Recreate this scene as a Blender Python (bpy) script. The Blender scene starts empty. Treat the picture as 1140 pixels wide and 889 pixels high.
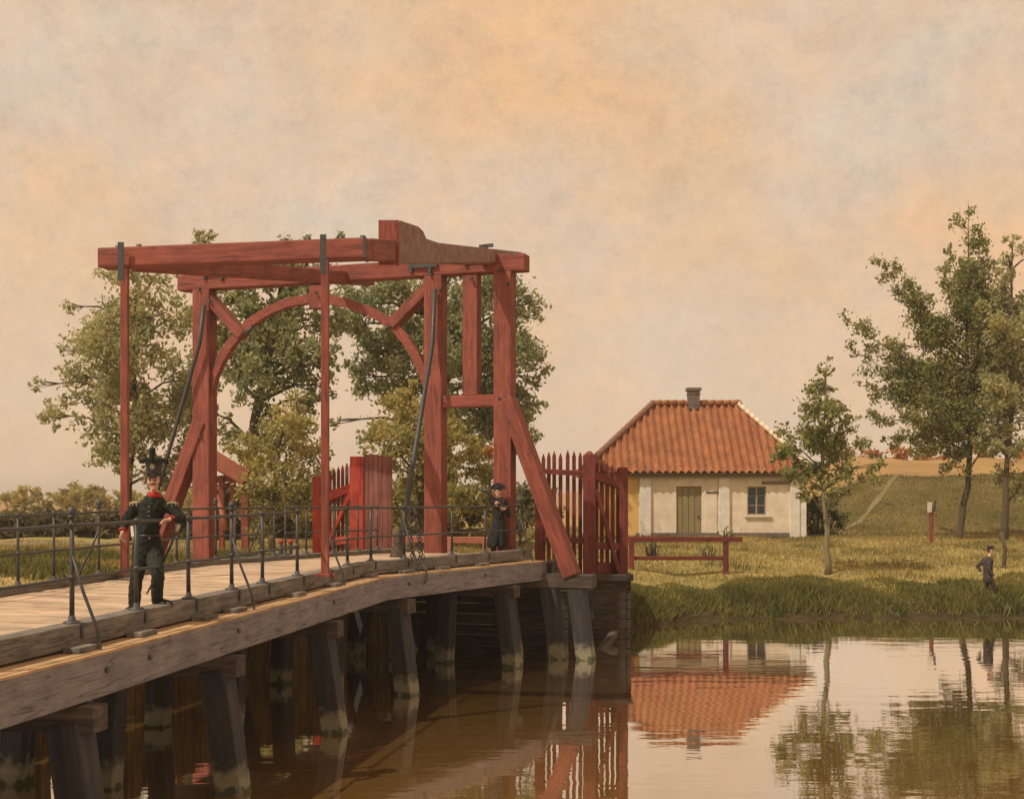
import bpy, math, random
import numpy as np
from mathutils import Vector, Matrix
R = math.radians
random.seed(7); rng = np.random.default_rng(11)
sc = bpy.context.scene; COL = sc.collection
EYE, F, CX, HY = 4.2, 1400.0, 570.0, 555.0       # eye height over the water; focal length and horizon of the view
def P(px, py, Y): return Vector(((px-CX)/F*Y, Y, EYE+(HY-py)/F*Y))
def XA(px, Y): return (px-CX)/F*Y

# ------------------------------------------------------------------ materials
def new_mat(name):
    m = bpy.data.materials.new(name); m.use_nodes = True
    nt = m.node_tree; return m, nt, nt.nodes['Principled BSDF'], nt.nodes['Material Output']
def noise_col(nt, cols, scale, detail=5, coord='Object', stretch=None, rough=.6):
    if coord == 'grain':
        tc = nt.nodes.new('ShaderNodeAttribute'); tc.attribute_name = 'grain'; src = tc.outputs['Vector']
    else: tc = nt.nodes.new('ShaderNodeTexCoord'); src = tc.outputs[coord]
    if stretch:
        mp = nt.nodes.new('ShaderNodeMapping'); mp.inputs['Scale'].default_value = stretch
        nt.links.new(src, mp.inputs[0]); src = mp.outputs[0]
    n = nt.nodes.new('ShaderNodeTexNoise'); n.inputs['Scale'].default_value = scale
    n.inputs['Detail'].default_value = detail; n.inputs['Roughness'].default_value = rough
    nt.links.new(src, n.inputs['Vector'])
    r = nt.nodes.new('ShaderNodeValToRGB'); e = r.color_ramp.elements
    lo, hi = .30, .70
    e[0].position = lo; e[0].color = (*cols[0], 1); e[1].position = hi; e[1].color = (*cols[-1], 1)
    for i, c in enumerate(cols[1:-1]):
        k = e.new(lo+(hi-lo)*(i+1)/(len(cols)-1)); k.color = (*c, 1)
    nt.links.new(n.outputs['Fac'], r.inputs[0])
    return r.outputs[0], n.outputs['Fac'], src
def bump(nt, b, fac, strength=.3, dist=.02):
    k = nt.nodes.new('ShaderNodeBump'); k.inputs['Strength'].default_value = strength; k.inputs['Distance'].default_value = dist
    nt.links.new(fac, k.inputs['Height']); nt.links.new(k.outputs[0], b.inputs['Normal'])
def mixc(nt, a, b, fac, mode='MIX'):
    m = nt.nodes.new('ShaderNodeMix'); m.data_type = 'RGBA'; m.blend_type = mode
    for s, v in ((0, fac), (6, a), (7, b)):
        if hasattr(v, 'links') or isinstance(v, bpy.types.NodeSocket): nt.links.new(v, m.inputs[s])
        else: m.inputs[s].default_value = v if s == 0 else (*v, 1)
    return m.outputs[2]
def simple(name, cols, scale=3, rough=.7, bmp=.25, dist=.01, stretch=None, wear=None, island=0, spec=.3, coord='Object'):
    m, nt, b, o = new_mat(name)
    c, f, src = noise_col(nt, cols, scale, 8 if coord == 'grain' else 5, stretch=stretch, coord=coord)
    if coord == 'grain':                           # broad blotches of weathering over the grain
        blot, _, _ = noise_col(nt, [(.74, .76, .78), (1, 1, 1), (1.2, 1.17, 1.14)], 1.6, 6); c = mixc(nt, c, blot, 1.0, 'MULTIPLY')
        at = nt.nodes.new('ShaderNodeAttribute'); at.attribute_name = 'grain'; mp = nt.nodes.new('ShaderNodeMapping'); mp.inputs['Scale'].default_value = (1, .05, 1); nt.links.new(at.outputs['Vector'], mp.inputs[0])
        cn = nt.nodes.new('ShaderNodeTexNoise'); cn.inputs['Scale'].default_value = 7; cn.inputs['Detail'].default_value = 3; nt.links.new(mp.outputs[0], cn.inputs['Vector'])
        ab = nt.nodes.new('ShaderNodeMath'); ab.operation = 'SUBTRACT'; ab.inputs[1].default_value = .5; nt.links.new(cn.outputs['Fac'], ab.inputs[0])
        a2 = nt.nodes.new('ShaderNodeMath'); a2.operation = 'ABSOLUTE'; nt.links.new(ab.outputs[0], a2.inputs[0])
        cm = nt.nodes.new('ShaderNodeMapRange'); cm.inputs[1].default_value = .004; cm.inputs[2].default_value = .016; cm.inputs[3].default_value = .6; cm.inputs[4].default_value = 0; nt.links.new(a2.outputs[0], cm.inputs[0])
        dk = nt.nodes.new('ShaderNodeMix'); dk.data_type = 'RGBA'; dk.blend_type = 'MULTIPLY'; dk.inputs[0].default_value = 1; nt.links.new(c, dk.inputs[6]); dk.inputs[7].default_value = (.3, .28, .27, 1)
        c = mixc(nt, c, dk.outputs[2], cm.outputs[0])
    if wear:                                       # (colour, scale, threshold): scuffed patches of another colour
        n = nt.nodes.new('ShaderNodeTexNoise'); n.inputs['Scale'].default_value = wear[1]; n.inputs['Detail'].default_value = 8
        n.inputs['Roughness'].default_value = .7; nt.links.new(src, n.inputs['Vector'])
        mr = nt.nodes.new('ShaderNodeMapRange'); mr.inputs[1].default_value = wear[2]; mr.inputs[2].default_value = wear[2]+.07
        nt.links.new(n.outputs['Fac'], mr.inputs[0]); c = mixc(nt, c, wear[0], mr.outputs[0])
    if island:
        g = nt.nodes.new('ShaderNodeNewGeometry'); hs = nt.nodes.new('ShaderNodeHueSaturation')
        mr = nt.nodes.new('ShaderNodeMapRange'); mr.inputs[3].default_value = 1-island; mr.inputs[4].default_value = 1+island
        nt.links.new(g.outputs['Random Per Island'], mr.inputs[0]); nt.links.new(mr.outputs[0], hs.inputs['Value'])
        nt.links.new(c, hs.inputs['Color']); c = hs.outputs[0]
    nt.links.new(c, b.inputs['Base Color']); b.inputs['Roughness'].default_value = rough
    b.inputs['Specular IOR Level'].default_value = spec
    if bmp: bump(nt, b, f, bmp, dist)
    return m
def leaf_mat(name, a, c, tr=.35):
    m, nt, b, o = new_mat(name)
    g = nt.nodes.new('ShaderNodeNewGeometry'); r = nt.nodes.new('ShaderNodeValToRGB'); e = r.color_ramp.elements
    e[0].color = (*a, 1); e[1].color = (*c, 1)
    nt.links.new(g.outputs['Random Per Island'], r.inputs[0])
    # clump-sized tint drift so that the foliage is not one even green
    tint, _, _ = noise_col(nt, [(.6, .68, .62), (1.0, 1.0, 1.0), (1.3, 1.15, .92)], .6, 3)
    col = mixc(nt, r.outputs[0], tint, 1.0, 'MULTIPLY')
    nt.links.new(col, b.inputs['Base Color']); b.inputs['Roughness'].default_value = .7; b.inputs['Specular IOR Level'].default_value = .2
    t = nt.nodes.new('ShaderNodeBsdfTranslucent'); nt.links.new(col, t.inputs[0])
    mx = nt.nodes.new('ShaderNodeMixShader'); mx.inputs[0].default_value = tr
    nt.links.new(b.outputs[0], mx.inputs[1]); nt.links.new(t.outputs[0], mx.inputs[2]); nt.links.new(mx.outputs[0], o.inputs[0])
    return m
M = {}
M['red'] = simple('red_paint', [(.135, .037, .025), (.215, .054, .034), (.275, .075, .05)], 13, .68, .5, .008, (1, .09, 1), wear=((.31, .15, .11), 3.5, .635), coord='grain')
M['red_bright'] = simple('red_gate_paint', [(.26, .032, .020), (.39, .05, .028), (.46, .075, .045)], 13, .66, .5, .008, (1, .09, 1), wear=((.48, .2, .12), 3.5, .64), coord='grain')
M['red_dark'] = simple('dark_red_paint', [(.10, .022, .017), (.17, .035, .026), (.22, .052, .04)], 13, .7, .5, .008, (1, .09, 1), wear=((.27, .12, .09), 3.5, .64), island=.15, coord='grain')
M['pink'] = simple('faded_pink_paint', [(.42, .14, .10), (.52, .2, .14)], 3, .7)
M['red_plank'] = simple('faded_red_planks', [(.15, .05, .042), (.23, .078, .06), (.28, .11, .09)], 13, .75, .5, .008, (1, .09, 1), island=.22, coord='grain')
M['red_shaded'] = simple('shade_greyed_red', [(.17, .085, .075), (.235, .13, .112), (.31, .18, .155)], 5, .85, .6, .012)  # red with the skylit grey of a shaded side mixed into the colour
M['iron'] = simple('dark_iron', [(.03, .027, .027), (.06, .054, .05)], 9, .5, .3, .004, wear=((.14, .10, .07), 7, .64), spec=.5)
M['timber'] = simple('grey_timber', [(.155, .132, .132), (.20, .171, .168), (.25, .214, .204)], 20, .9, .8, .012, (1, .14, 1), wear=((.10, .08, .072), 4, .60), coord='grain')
M['kerb'] = simple('kerb_timber', [(.10, .085, .074), (.165, .143, .122), (.235, .205, .17)], 16, .9, .8, .015, (1, .12, 1), wear=((.28, .24, .18), 3, .62), coord='grain')
M['sun_strip'] = simple('sunlight_tinted_ledge', [(.34, .21, .11), (.46, .29, .15), (.54, .36, .2)], 12, .9, .6, .01, (1, .12, 1), wear=((.24, .15, .09), 3, .58), coord='grain')  # orange carries painted sunlight, with darker worn patches
M['deck'] = simple('sandy_planks', [(.36, .25, .165), (.49, .36, .245), (.58, .44, .31)], 11, .92, .7, .01, (1, .1, 1), island=.12, wear=((.25, .165, .11), 2.4, .59), coord='grain')
M['stone_pale'] = simple('pale_stone', [(.5, .44, .34), (.62, .54, .42)], 5, .9)
def pile_mat():
    m, nt, b, o = new_mat('wet_pile_timber')
    c, f, src = noise_col(nt, [(.014, .012, .013), (.028, .022, .022), (.055, .043, .038)], 10, 8, coord='grain', stretch=(1, .09, 1))
    g = nt.nodes.new('ShaderNodeNewGeometry'); s = nt.nodes.new('ShaderNodeSeparateXYZ'); nt.links.new(g.outputs['Position'], s.inputs[0])
    n = nt.nodes.new('ShaderNodeTexNoise'); n.inputs['Scale'].default_value = 6; nt.links.new(g.outputs['Position'], n.inputs['Vector'])
    a = nt.nodes.new('ShaderNodeMath'); a.operation = 'MULTIPLY_ADD'; a.inputs[1].default_value = .55; nt.links.new(n.outputs['Fac'], a.inputs[0])
    nt.links.new(s.outputs['Z'], a.inputs[2])
    mr = nt.nodes.new('ShaderNodeMapRange'); mr.inputs[1].default_value = .50; mr.inputs[2].default_value = .72; nt.links.new(a.outputs[0], mr.inputs[0])
    col = mixc(nt, (.20, .175, .11), c, mr.outputs[0])      # pale dried weed band at the waterline
    mr2 = nt.nodes.new('ShaderNodeMapRange'); mr2.inputs[1].default_value = .30; mr2.inputs[2].default_value = .37; nt.links.new(a.outputs[0], mr2.inputs[0])
    col = mixc(nt, (.05, .055, .02), col, mr2.outputs[0])
    nt.links.new(col, b.inputs['Base Color']); b.inputs['Roughness'].default_value = .8; bump(nt, b, f, .5, .015); return m
M['pile'] = pile_mat()
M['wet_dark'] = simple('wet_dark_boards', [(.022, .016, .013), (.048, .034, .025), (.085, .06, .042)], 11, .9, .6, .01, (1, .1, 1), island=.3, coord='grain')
M['board'] = simple('sky_screen_brown_boards', [(.09, .058, .028), (.19, .115, .05), (.30, .19, .085)], 11, .85, .6, .01, (1, .1, 1), island=.3, coord='grain')
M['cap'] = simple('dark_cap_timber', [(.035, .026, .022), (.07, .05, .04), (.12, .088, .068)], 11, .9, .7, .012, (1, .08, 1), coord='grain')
M['plaster'] = simple('house_plaster', [(.57, .47, .355), (.68, .575, .445), (.76, .66, .53)], 1.4, .95, .5, .015, wear=((.42, .26, .16), 1.3, .62))
M['white'] = simple('whitewash', [(.58, .53, .45), (.74, .69, .61)], 2, .95, .3, .01, wear=((.45, .37, .28), 1.8, .62))
M['ochre'] = simple('ochre_wall', [(.62, .38, .12), (.70, .46, .17)], 2, .95)
M['tile'] = simple('clay_pantiles', [(.22, .08, .038), (.31, .115, .048), (.40, .165, .07)], 1.6, .9, .5, .02, wear=((.15, .085, .055), 3.2, .54))
M['ridge'] = simple('ridge_tile', [(.17, .10, .075), (.28, .11, .06)], 3, .85)
M['mortar'] = simple('pale_mortar', [(.6, .48, .33), (.7, .58, .42)], 4, .9)
M['chim'] = simple('sooty_brick', [(.10, .08, .075), (.2, .15, .13)], 4, .9)
M['door'] = simple('olive_door_paint', [(.21, .165, .085), (.28, .22, .12)], 2, .8, .3, .01, (4, 4, .4))
M['frame'] = simple('window_frame_paint', [(.30, .24, .17), (.36, .29, .21)], 4, .8)
M['fascia'] = simple('eaves_board', [(.15, .12, .06), (.22, .17, .09)], 3, .85)
m, nt, b, o = new_mat('old_glass'); b.inputs['Base Color'].default_value = (.02, .025, .028, 1); b.inputs['Roughness'].default_value = .12; M['glass'] = m
M['bark'] = simple('bark', [(.055, .042, .026), (.12, .09, .055)], 4, .95, .6, .03, (3, 3, .5))
M['bark_pale'] = simple('pale_bark', [(.16, .13, .075), (.24, .2, .11)], 4, .95, .5, .02, (3, 3, .5))
M['leaf_olive'] = leaf_mat('olive_leaves', (.28, .275, .125), (.55, .51, .26), .55)
M['leaf_mid'] = leaf_mat('mid_green_leaves', (.19, .215, .10), (.45, .44, .22), .55)
M['leaf_yellow'] = leaf_mat('yellow_green_leaves', (0.297, 0.264, 0.088), (0.528, 0.451, 0.176), 0.55)
M['leaf_right'] = leaf_mat('warm_green_leaves', (.13, .155, .055), (.40, .37, .13), .50)
M['leaf_dark'] = leaf_mat('dark_green_leaves', (.035, .042, .014), (.10, .10, .03))
M['leaf_rust'] = leaf_mat('rusty_leaves', (.32, .11, .03), (.52, .24, .07))
M['hedge'] = leaf_mat('hedge_leaves', (.13, .115, .05), (.24, .21, .09), .45)
M['grass_bank'] = leaf_mat('bank_grass_blades', (.085, .095, .025), (.25, .22, .065), .35)
M['grass_dry'] = leaf_mat('dry_grass_blades', (.22, .175, .06), (.44, .325, .13), .35)
M['turf'] = leaf_mat('turf_blades', (.12, .10, .035), (.26, .19, .07), .4)
M['skin'] = simple('skin', [(.50, .27, .17), (.58, .33, .22)], 12, .55, 0)
M['coat_green'] = simple('dark_green_cloth', [(.007, .009, .007), (.016, .019, .014)], 9, .85, .3, .008)
M['coat_black'] = simple('black_cloth', [(.010, .010, .010), (.022, .021, .019)], 9, .85, .3, .008)
M['coat_brown'] = simple('dusky_cloth', [(.035, .027, .026), (.065, .05, .045)], 9, .85, .3, .008)
M['trouser'] = simple('grey_green_cloth', [(.012, .015, .010), (.025, .028, .018)], 9, .85, .3, .008)
M['boot'] = simple('black_leather', [(.010, .009, .008), (.02, .018, .016)], 9, .4, 0, spec=.5)
M['collar'] = simple('red_facing_cloth', [(.28, .018, .012), (.38, .03, .02)], 9, .8, 0)
M['hair'] = simple('brown_hair', [(.04, .022, .012), (.07, .04, .02)], 20, .6, .3, .004)
M['strap'] = simple('white_leather', [(.55, .5, .42), (.66, .6, .5)], 9, .7, 0)
M['brass'] = simple('dull_brass', [(.26, .2, .1), (.36, .28, .14)], 9, .4, 0, spec=.6)
M['eye'] = simple('eye_dark', [(.02, .015, .012), (.03, .02, .015)], 9, .3, 0)

# ------------------------------------------------------------------ mesh tools
ORG = {}                                            # world origin of each object
def tag(o, label, cat, group=None, kind=None):
    if label: o['label'] = label
    if cat: o['category'] = cat
    if group: o['group'] = group
    if kind: o['kind'] = kind
    return o
def thing(name, loc, label, cat, group=None):
    o = bpy.data.objects.new(name, None); COL.objects.link(o); o.location = loc; o.empty_display_size = .2
    ORG[o.name] = Vector(loc); return tag(o, label, cat, group)
grng = random.Random(3)
class MB:
    def __init__(s): s.v = []; s.f = []; s.sm = []; s.g = []
    def add(s, vs, fs, smooth=False, g=None):
        n = len(s.v); s.g += [tuple(x) for x in (g or vs)]; s.v += [tuple(x) for x in vs]; s.f += [tuple(i+n for i in f) for f in fs]; s.sm += [smooth]*len(fs); return s
    def beam(s, p, q, w, h, up=(0, 0, 1), w2=None, h2=None):
        p, q = Vector(p), Vector(q); d = (q-p).normalized(); up = Vector(up)
        sx = d.cross(up)
        if sx.length < 1e-4: sx = d.cross(Vector((0, 1, 0)))
        sx.normalize(); uz = sx.cross(d).normalized(); w2 = w2 or w; h2 = h2 or h
        vs = []; g = []; L = (q-p).length; o1, o2, o3 = (grng.uniform(-50, 50) for _ in range(3))
        for c, a, b_, l in ((p, w, h, 0), (q, w2, h2, L)):
            for i, j in ((-1, -1), (1, -1), (1, 1), (-1, 1)): vs.append(c+sx*i*a/2+uz*j*b_/2); g.append((o1+i*a/2, o2+l, o3+j*b_/2))
        return s.add(vs, [(3, 2, 1, 0), (4, 5, 6, 7), (0, 1, 5, 4), (1, 2, 6, 5), (2, 3, 7, 6), (3, 0, 4, 7)], g=g)
    def box(s, c, size, rz=0):
        c = Vector(c); m = Matrix.Rotation(rz, 3, 'Z'); x = m @ Vector((1, 0, 0))
        return s.beam(c-Vector((0, 0, size[2]/2)), c+Vector((0, 0, size[2]/2)), size[1] if False else size[0], size[1], up=m @ Vector((0, 1, 0)))
    def tube(s, pts, r, n=8, cap=True):
        pts = [Vector(p) for p in pts]; rs = r if isinstance(r, (list, tuple)) else [r]*len(pts)
        vs = []; ref = None
        for i, p in enumerate(pts):
            d = (pts[min(i+1, len(pts)-1)]-pts[max(i-1, 0)]).normalized()
            if ref is None: ref = Vector((1, 0, 0)) if abs(d.x) < .9 else Vector((0, 1, 0))
            a = (ref-d*ref.dot(d)).normalized(); b_ = d.cross(a); ref = a
            for k in range(n):
                t = 2*math.pi*k/n; vs.append(p+(a*math.cos(t)+b_*math.sin(t))*rs[i])
        fs = [(i*n+k, i*n+(k+1) % n, (i+1)*n+(k+1) % n, (i+1)*n+k) for i in range(len(pts)-1) for k in range(n)]
        s.add(vs, fs, True)
        if cap:
            s.f.append(tuple(len(s.v)-len(vs)+k for k in reversed(range(n)))); s.f.append(tuple(len(s.v)-n+k for k in range(n))); s.sm += [False]*2
        return s
    def ball(s, c, r, sc_=(1, 1, 1), n=12, m=8, rot=None):
        c = Vector(c); vs = [Vector((0, 0, r*sc_[2]))]
        for i in range(1, m):
            t = math.pi*i/m
            for k in range(n):
                a = 2*math.pi*k/n; vs.append(Vector((r*sc_[0]*math.sin(t)*math.cos(a), r*sc_[1]*math.sin(t)*math.sin(a), r*sc_[2]*math.cos(t))))
        vs.append(Vector((0, 0, -r*sc_[2])))
        if rot is not None: vs = [rot @ v for v in vs]
        vs = [v+c for v in vs]; L = len(vs)-1
        fs = [(0, 1+k, 1+(k+1) % n) for k in range(n)]
        for i in range(m-2):
            for k in range(n): fs.append((1+i*n+k, 1+(i+1)*n+k, 1+(i+1)*n+(k+1) % n, 1+i*n+(k+1) % n))
        fs += [(L, L-n+(k+1) % n, L-n+k) for k in range(n)]
        return s.add(vs, fs, True)
    def cap(s, p, q, r1, r2, n=12):                  # tapered capsule
        p, q = Vector(p), Vector(q); d = q-p; L = d.length
        if L < 1e-5: return s.ball(p, max(r1, r2))
        d.normalize(); pts = []; rs = []
        for a in (-85, -60, -30, 0): pts.append(p+d*r1*math.sin(R(a))); rs.append(r1*math.cos(R(a)))
        for a in (0, 30, 60, 85): pts.append(q+d*r2*math.sin(R(a))); rs.append(r2*math.cos(R(a)))
        return s.tube(pts, rs, n)
    def lathe(s, c, prof, n=20, sy=1.0):
        c = Vector(c); vs = []
        for r, z in prof:
            for k in range(n):
                a = 2*math.pi*k/n; vs.append(c+Vector((r*math.cos(a), r*sy*math.sin(a), z)))
        m = len(prof)
        fs = [(i*n+k, i*n+(k+1) % n, (i+1)*n+(k+1) % n, (i+1)*n+k) for i in range(m-1) for k in range(n)]
        fs += [tuple(reversed(range(n))), tuple((m-1)*n+k for k in range(n))]
        return s.add(vs, fs, True)
    def prism(s, poly, off):                         # planar 3-D polygon extruded by a vector
        n = len(poly); off = Vector(off); vs = [Vector(p) for p in poly]+[Vector(p)+off for p in poly]
        return s.add(vs, [tuple(range(n)), tuple(reversed(range(n, 2*n)))]+[(i, i+n, (i+1) % n+n, (i+1) % n) for i in range(n)])
    def build(s, name, mat, parent=None, bevel=0, label=None):
        org = ORG[parent.name] if parent else Vector((0, 0, 0))
        if not parent:
            a = np.array(s.v); org = Vector((a[:, 0].mean(), a[:, 1].mean(), a[:, 2].min()))
        me = bpy.data.meshes.new(name); me.from_pydata([tuple(Vector(v)-org) for v in s.v], [], s.f); me.update()
        me.polygons.foreach_set('use_smooth', s.sm)
        if mat: me.materials.append(M[mat] if isinstance(mat, str) else mat)
        if len(s.g) == len(s.v):
            at = me.attributes.new('grain', 'FLOAT_VECTOR', 'POINT'); at.data.foreach_set('vector', np.array(s.g, dtype=np.float32).ravel())
        import bmesh
        bm = bmesh.new(); bm.from_mesh(me); bmesh.ops.recalc_face_normals(bm, faces=bm.faces); bm.to_mesh(me); bm.free()
        o = bpy.data.objects.new(name, me); COL.objects.link(o)
        if parent: o.parent = parent
        else: o.location = org
        ORG[o.name] = org
        if label: o['label'] = label
        if bevel:
            md = o.modifiers.new('bevel', 'BEVEL'); md.width = bevel; md.segments = 2; md.limit_method = 'ANGLE'; md.angle_limit = R(40)
        return o
    def remesh(s, name, mat, parent, voxel=.012, smooth=4, folds=0):
        o = s.build(name, mat, parent)
        md = o.modifiers.new('r', 'REMESH'); md.mode = 'VOXEL'; md.voxel_size = voxel; md.use_smooth_shade = True
        if smooth: ms = o.modifiers.new('s', 'SMOOTH'); ms.iterations = smooth; ms.factor = .5
        dg = bpy.context.evaluated_depsgraph_get(); me = bpy.data.meshes.new_from_object(o.evaluated_get(dg))
        o.modifiers.clear(); o.data = me
        if folds:
            n_ = len(me.vertices); c = np.empty(n_*3); me.vertices.foreach_get('co', c); c = c.reshape(-1, 3)
            nr = np.empty(n_*3); me.vertex_normals.foreach_get('vector', nr); nr = nr.reshape(-1, 3); x, y, z = c.T
            t_ = np.sin(z*38+9*np.sin(x*13)+4*np.sin(y*17))*.45+np.sin(x*31+z*17+5*np.sin(z*9+y*7))*.4+np.sin(z*71-x*43+y*29)*.22
            c = c+nr*(folds*.75*t_)[:, None]; me.vertices.foreach_set('co', c.ravel()); me.update()
        me.name = name; me.polygons.foreach_set('use_smooth', [True]*len(me.polygons)); return o
def np_mesh(name, V, Fq, mat, parent=None, smooth=False):
    me = bpy.data.meshes.new(name); k = Fq.shape[1]
    org = ORG[parent.name] if parent else Vector((0, 0, 0))
    V = V-np.array(org)
    me.vertices.add(len(V)); me.vertices.foreach_set('co', V.astype(np.float32).ravel())
    me.loops.add(Fq.size); me.loops.foreach_set('vertex_index', Fq.astype(np.int32).ravel())
    me.polygons.add(len(Fq)); me.polygons.foreach_set('loop_start', np.arange(len(Fq), dtype=np.int32)*k)
    me.update(calc_edges=True); me.validate()
    if smooth: me.polygons.foreach_set('use_smooth', [True]*len(me.polygons))
    me.materials.append(M[mat]); o = bpy.data.objects.new(name, me); COL.objects.link(o)
    if parent: o.parent = parent
    ORG[o.name] = org; return o

# ------------------------------------------------------------------ terrain
def sstep(a, b, x): t = np.clip((x-a)/(b-a), 0, 1); return t*t*(3-2*t)
def shore(X): return np.interp(X, [-400, -30, -12, -5, 0, 4, 6.5, 12, 400], [30, 33.5, 34.3, 34.6, 37.5, 40.6, 43.6, 44.3, 44.3])
def wob(X, Y): return (np.sin(X*.9+Y*.35)+np.sin(X*.37-Y*.61+1.3)+np.sin(X*1.9+.5)*.5)
def ground(X, Y):
    X = np.asarray(X, float); Y = np.asarray(Y, float)
    d = Y-shore(X)-.06*np.sin(X*1.7)-.04*np.sin(X*4.1+1)
    hl = np.interp(d, [-12, -2, 0, .9, 2.2, 8, 60], [-7, -5.4, -4.2, -2.75, -2.2, -2.1, -2.0])
    hr = np.interp(d, [-12, -2, 0, .35, .9, 3, 6, 11, 18, 26, 60], [-7, -5.4, -4.2, -3.95, -3.65, -3.3, -2.9, -2.58, -2.3, -2.12, -2.0])
    w = sstep(-1, 6, X); h = hl*(1-w)+hr*w
    dd = ((X+2.6)/3.2)**2+((Y-38)/3.0)**2
    h = h+np.exp(-dd)*.5*(d > -.2)                    # the road comes off the bridge on a low ramp
    cr = sstep(73, 88, Y)*sstep(15.5, 27, X-.0*(Y-80)); h = h+cr*(3.6+.12*wob(X*.3, Y*.3))        # rampart on the right
    cr2 = sstep(104, 122, Y)*sstep(24, 34, X); h = h+cr2*2.2
    h = h+np.where(d > 1.5, .05*wob(X*1.3, Y*1.3), 0)
    return EYE+h
xs = np.concatenate([-np.geomspace(1500, 62, 22), np.arange(-60, -16, 1.0), np.arange(-16, 46, .35), np.arange(46, 90, 1.2), np.geomspace(92, 1500, 22)])
ys = np.concatenate([np.arange(20, 32, 2.0), np.arange(32, 60, .3), np.arange(60, 135, 1.0), np.geomspace(136, 2500, 30)])
GX, GY = np.meshgrid(xs, ys); GZ = ground(GX, GY)
nx, ny = len(xs), len(ys); idx = np.arange(nx*ny).reshape(ny, nx)
Fq = np.stack([idx[:-1, :-1], idx[:-1, 1:], idx[1:, 1:], idx[1:, :-1]], -1).reshape(-1, 4)
def ground_mat():
    m, nt, b, o = new_mat('meadow_ground')
    c, f, src = noise_col(nt, [(.17, .155, .05), (.29, .23, .08), (.40, .30, .12)], .22, 8, stretch=(1, 1.6, 1), rough=.65)
    c2, f2, _ = noise_col(nt, [(.6, .65, .55), (1, 1, 1), (1.25, 1.15, 1.0)], 2.6, 6)
    c = mixc(nt, c, c2, .8, 'MULTIPLY')
    g = nt.nodes.new('ShaderNodeNewGeometry'); s = nt.nodes.new('ShaderNodeSeparateXYZ'); nt.links.new(g.outputs['Position'], s.inputs[0])
    mr = nt.nodes.new('ShaderNodeMapRange'); mr.inputs[1].default_value = .45; mr.inputs[2].default_value = .8; nt.links.new(s.outputs['Z'], mr.inputs[0])
    mud, _, _ = noise_col(nt, [(.022, .018, .009), (.05, .037, .017), (.10, .07, .032)], 3.5, 9, stretch=(.6, 1, 2.5), rough=.75)
    c = mixc(nt, mud, c, mr.outputs[0])     # bare wet earth at the water's edge
    # greener turf on the rampart
    mr = nt.nodes.new('ShaderNodeMapRange'); mr.inputs[1].default_value = 68; mr.inputs[2].default_value = 76; nt.links.new(s.outputs['Y'], mr.inputs[0])
    mr2 = nt.nodes.new('ShaderNodeMapRange'); mr2.inputs[1].default_value = 88; mr2.inputs[2].default_value = 92; mr2.inputs[3].default_value = 1; mr2.inputs[4].default_value = 0; nt.links.new(s.outputs['Y'], mr2.inputs[0])
    mm = nt.nodes.new('ShaderNodeMath'); mm.operation = 'MULTIPLY'; nt.links.new(mr.outputs[0], mm.inputs[0]); nt.links.new(mr2.outputs[0], mm.inputs[1])
    turf, _, _ = noise_col(nt, [(.085, .07, .024), (.125, .098, .034), (.175, .13, .046)], .35, 7)
    c = mixc(nt, c, turf, mm.outputs[0])
    mr3 = nt.nodes.new('ShaderNodeMapRange'); mr3.inputs[1].default_value = 90; mr3.inputs[2].default_value = 96; nt.links.new(s.outputs['Y'], mr3.inputs[0])
    stub, _, _ = noise_col(nt, [(.26, .16, .07), (.33, .205, .085), (.38, .24, .105)], .15, 7); c = mixc(nt, c, stub, mr3.outputs[0])
    nt.links.new(c, b.inputs['Base Color']); b.inputs['Roughness'].default_value = .95; b.inputs['Specular IOR Level'].default_value = .1
    bump(nt, b, f2, .8, .12); return m
M['ground'] = ground_mat()
go = np_mesh('ground', np.stack([GX.ravel(), GY.ravel(), GZ.ravel()], 1), Fq, 'ground', smooth=True); go['kind'] = 'structure'
def water_mat():
    m, nt, b, o = new_mat('moat_water')
    tc = nt.nodes.new('ShaderNodeTexCoord'); mp = nt.nodes.new('ShaderNodeMapping'); mp.inputs['Scale'].default_value = (.5, 1.5, 1); nt.links.new(tc.outputs['Object'], mp.inputs[0])
    n = nt.nodes.new('ShaderNodeTexNoise'); n.inputs['Scale'].default_value = 1.1; n.inputs['Detail'].default_value = 3; nt.links.new(mp.outputs[0], n.inputs['Vector'])
    k = nt.nodes.new('ShaderNodeBump'); k.inputs['Strength'].default_value = .10; k.inputs['Distance'].default_value = .05; nt.links.new(n.outputs['Fac'], k.inputs['Height'])
    b.inputs['Base Color'].default_value = (.22, .118, .030, 1); b.inputs['Roughness'].default_value = .5; b.inputs['Specular IOR Level'].default_value = 0
    gl = nt.nodes.new('ShaderNodeBsdfGlossy'); gl.inputs['Roughness'].default_value = .02; gl.inputs['Color'].default_value = (.97, .98, 1, 1); nt.links.new(k.outputs[0], gl.inputs['Normal'])
    fr = nt.nodes.new('ShaderNodeFresnel'); fr.inputs['IOR'].default_value = 2.3; nt.links.new(k.outputs[0], fr.inputs['Normal'])
    mx = nt.nodes.new('ShaderNodeMixShader')
    mr = nt.nodes.new('ShaderNodeMapRange'); mr.inputs[1].default_value = .1; mr.inputs[2].default_value = .5; mr.inputs[3].default_value = .22; mr.inputs[4].default_value = .95; nt.links.new(fr.outputs[0], mr.inputs[0])
    nt.links.new(mr.outputs[0], mx.inputs[0]); nt.links.new(b.outputs[0], mx.inputs[1]); nt.links.new(gl.outputs[0], mx.inputs[2]); nt.links.new(mx.outputs[0], o.inputs[0]); return m
M['water'] = water_mat()
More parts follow.
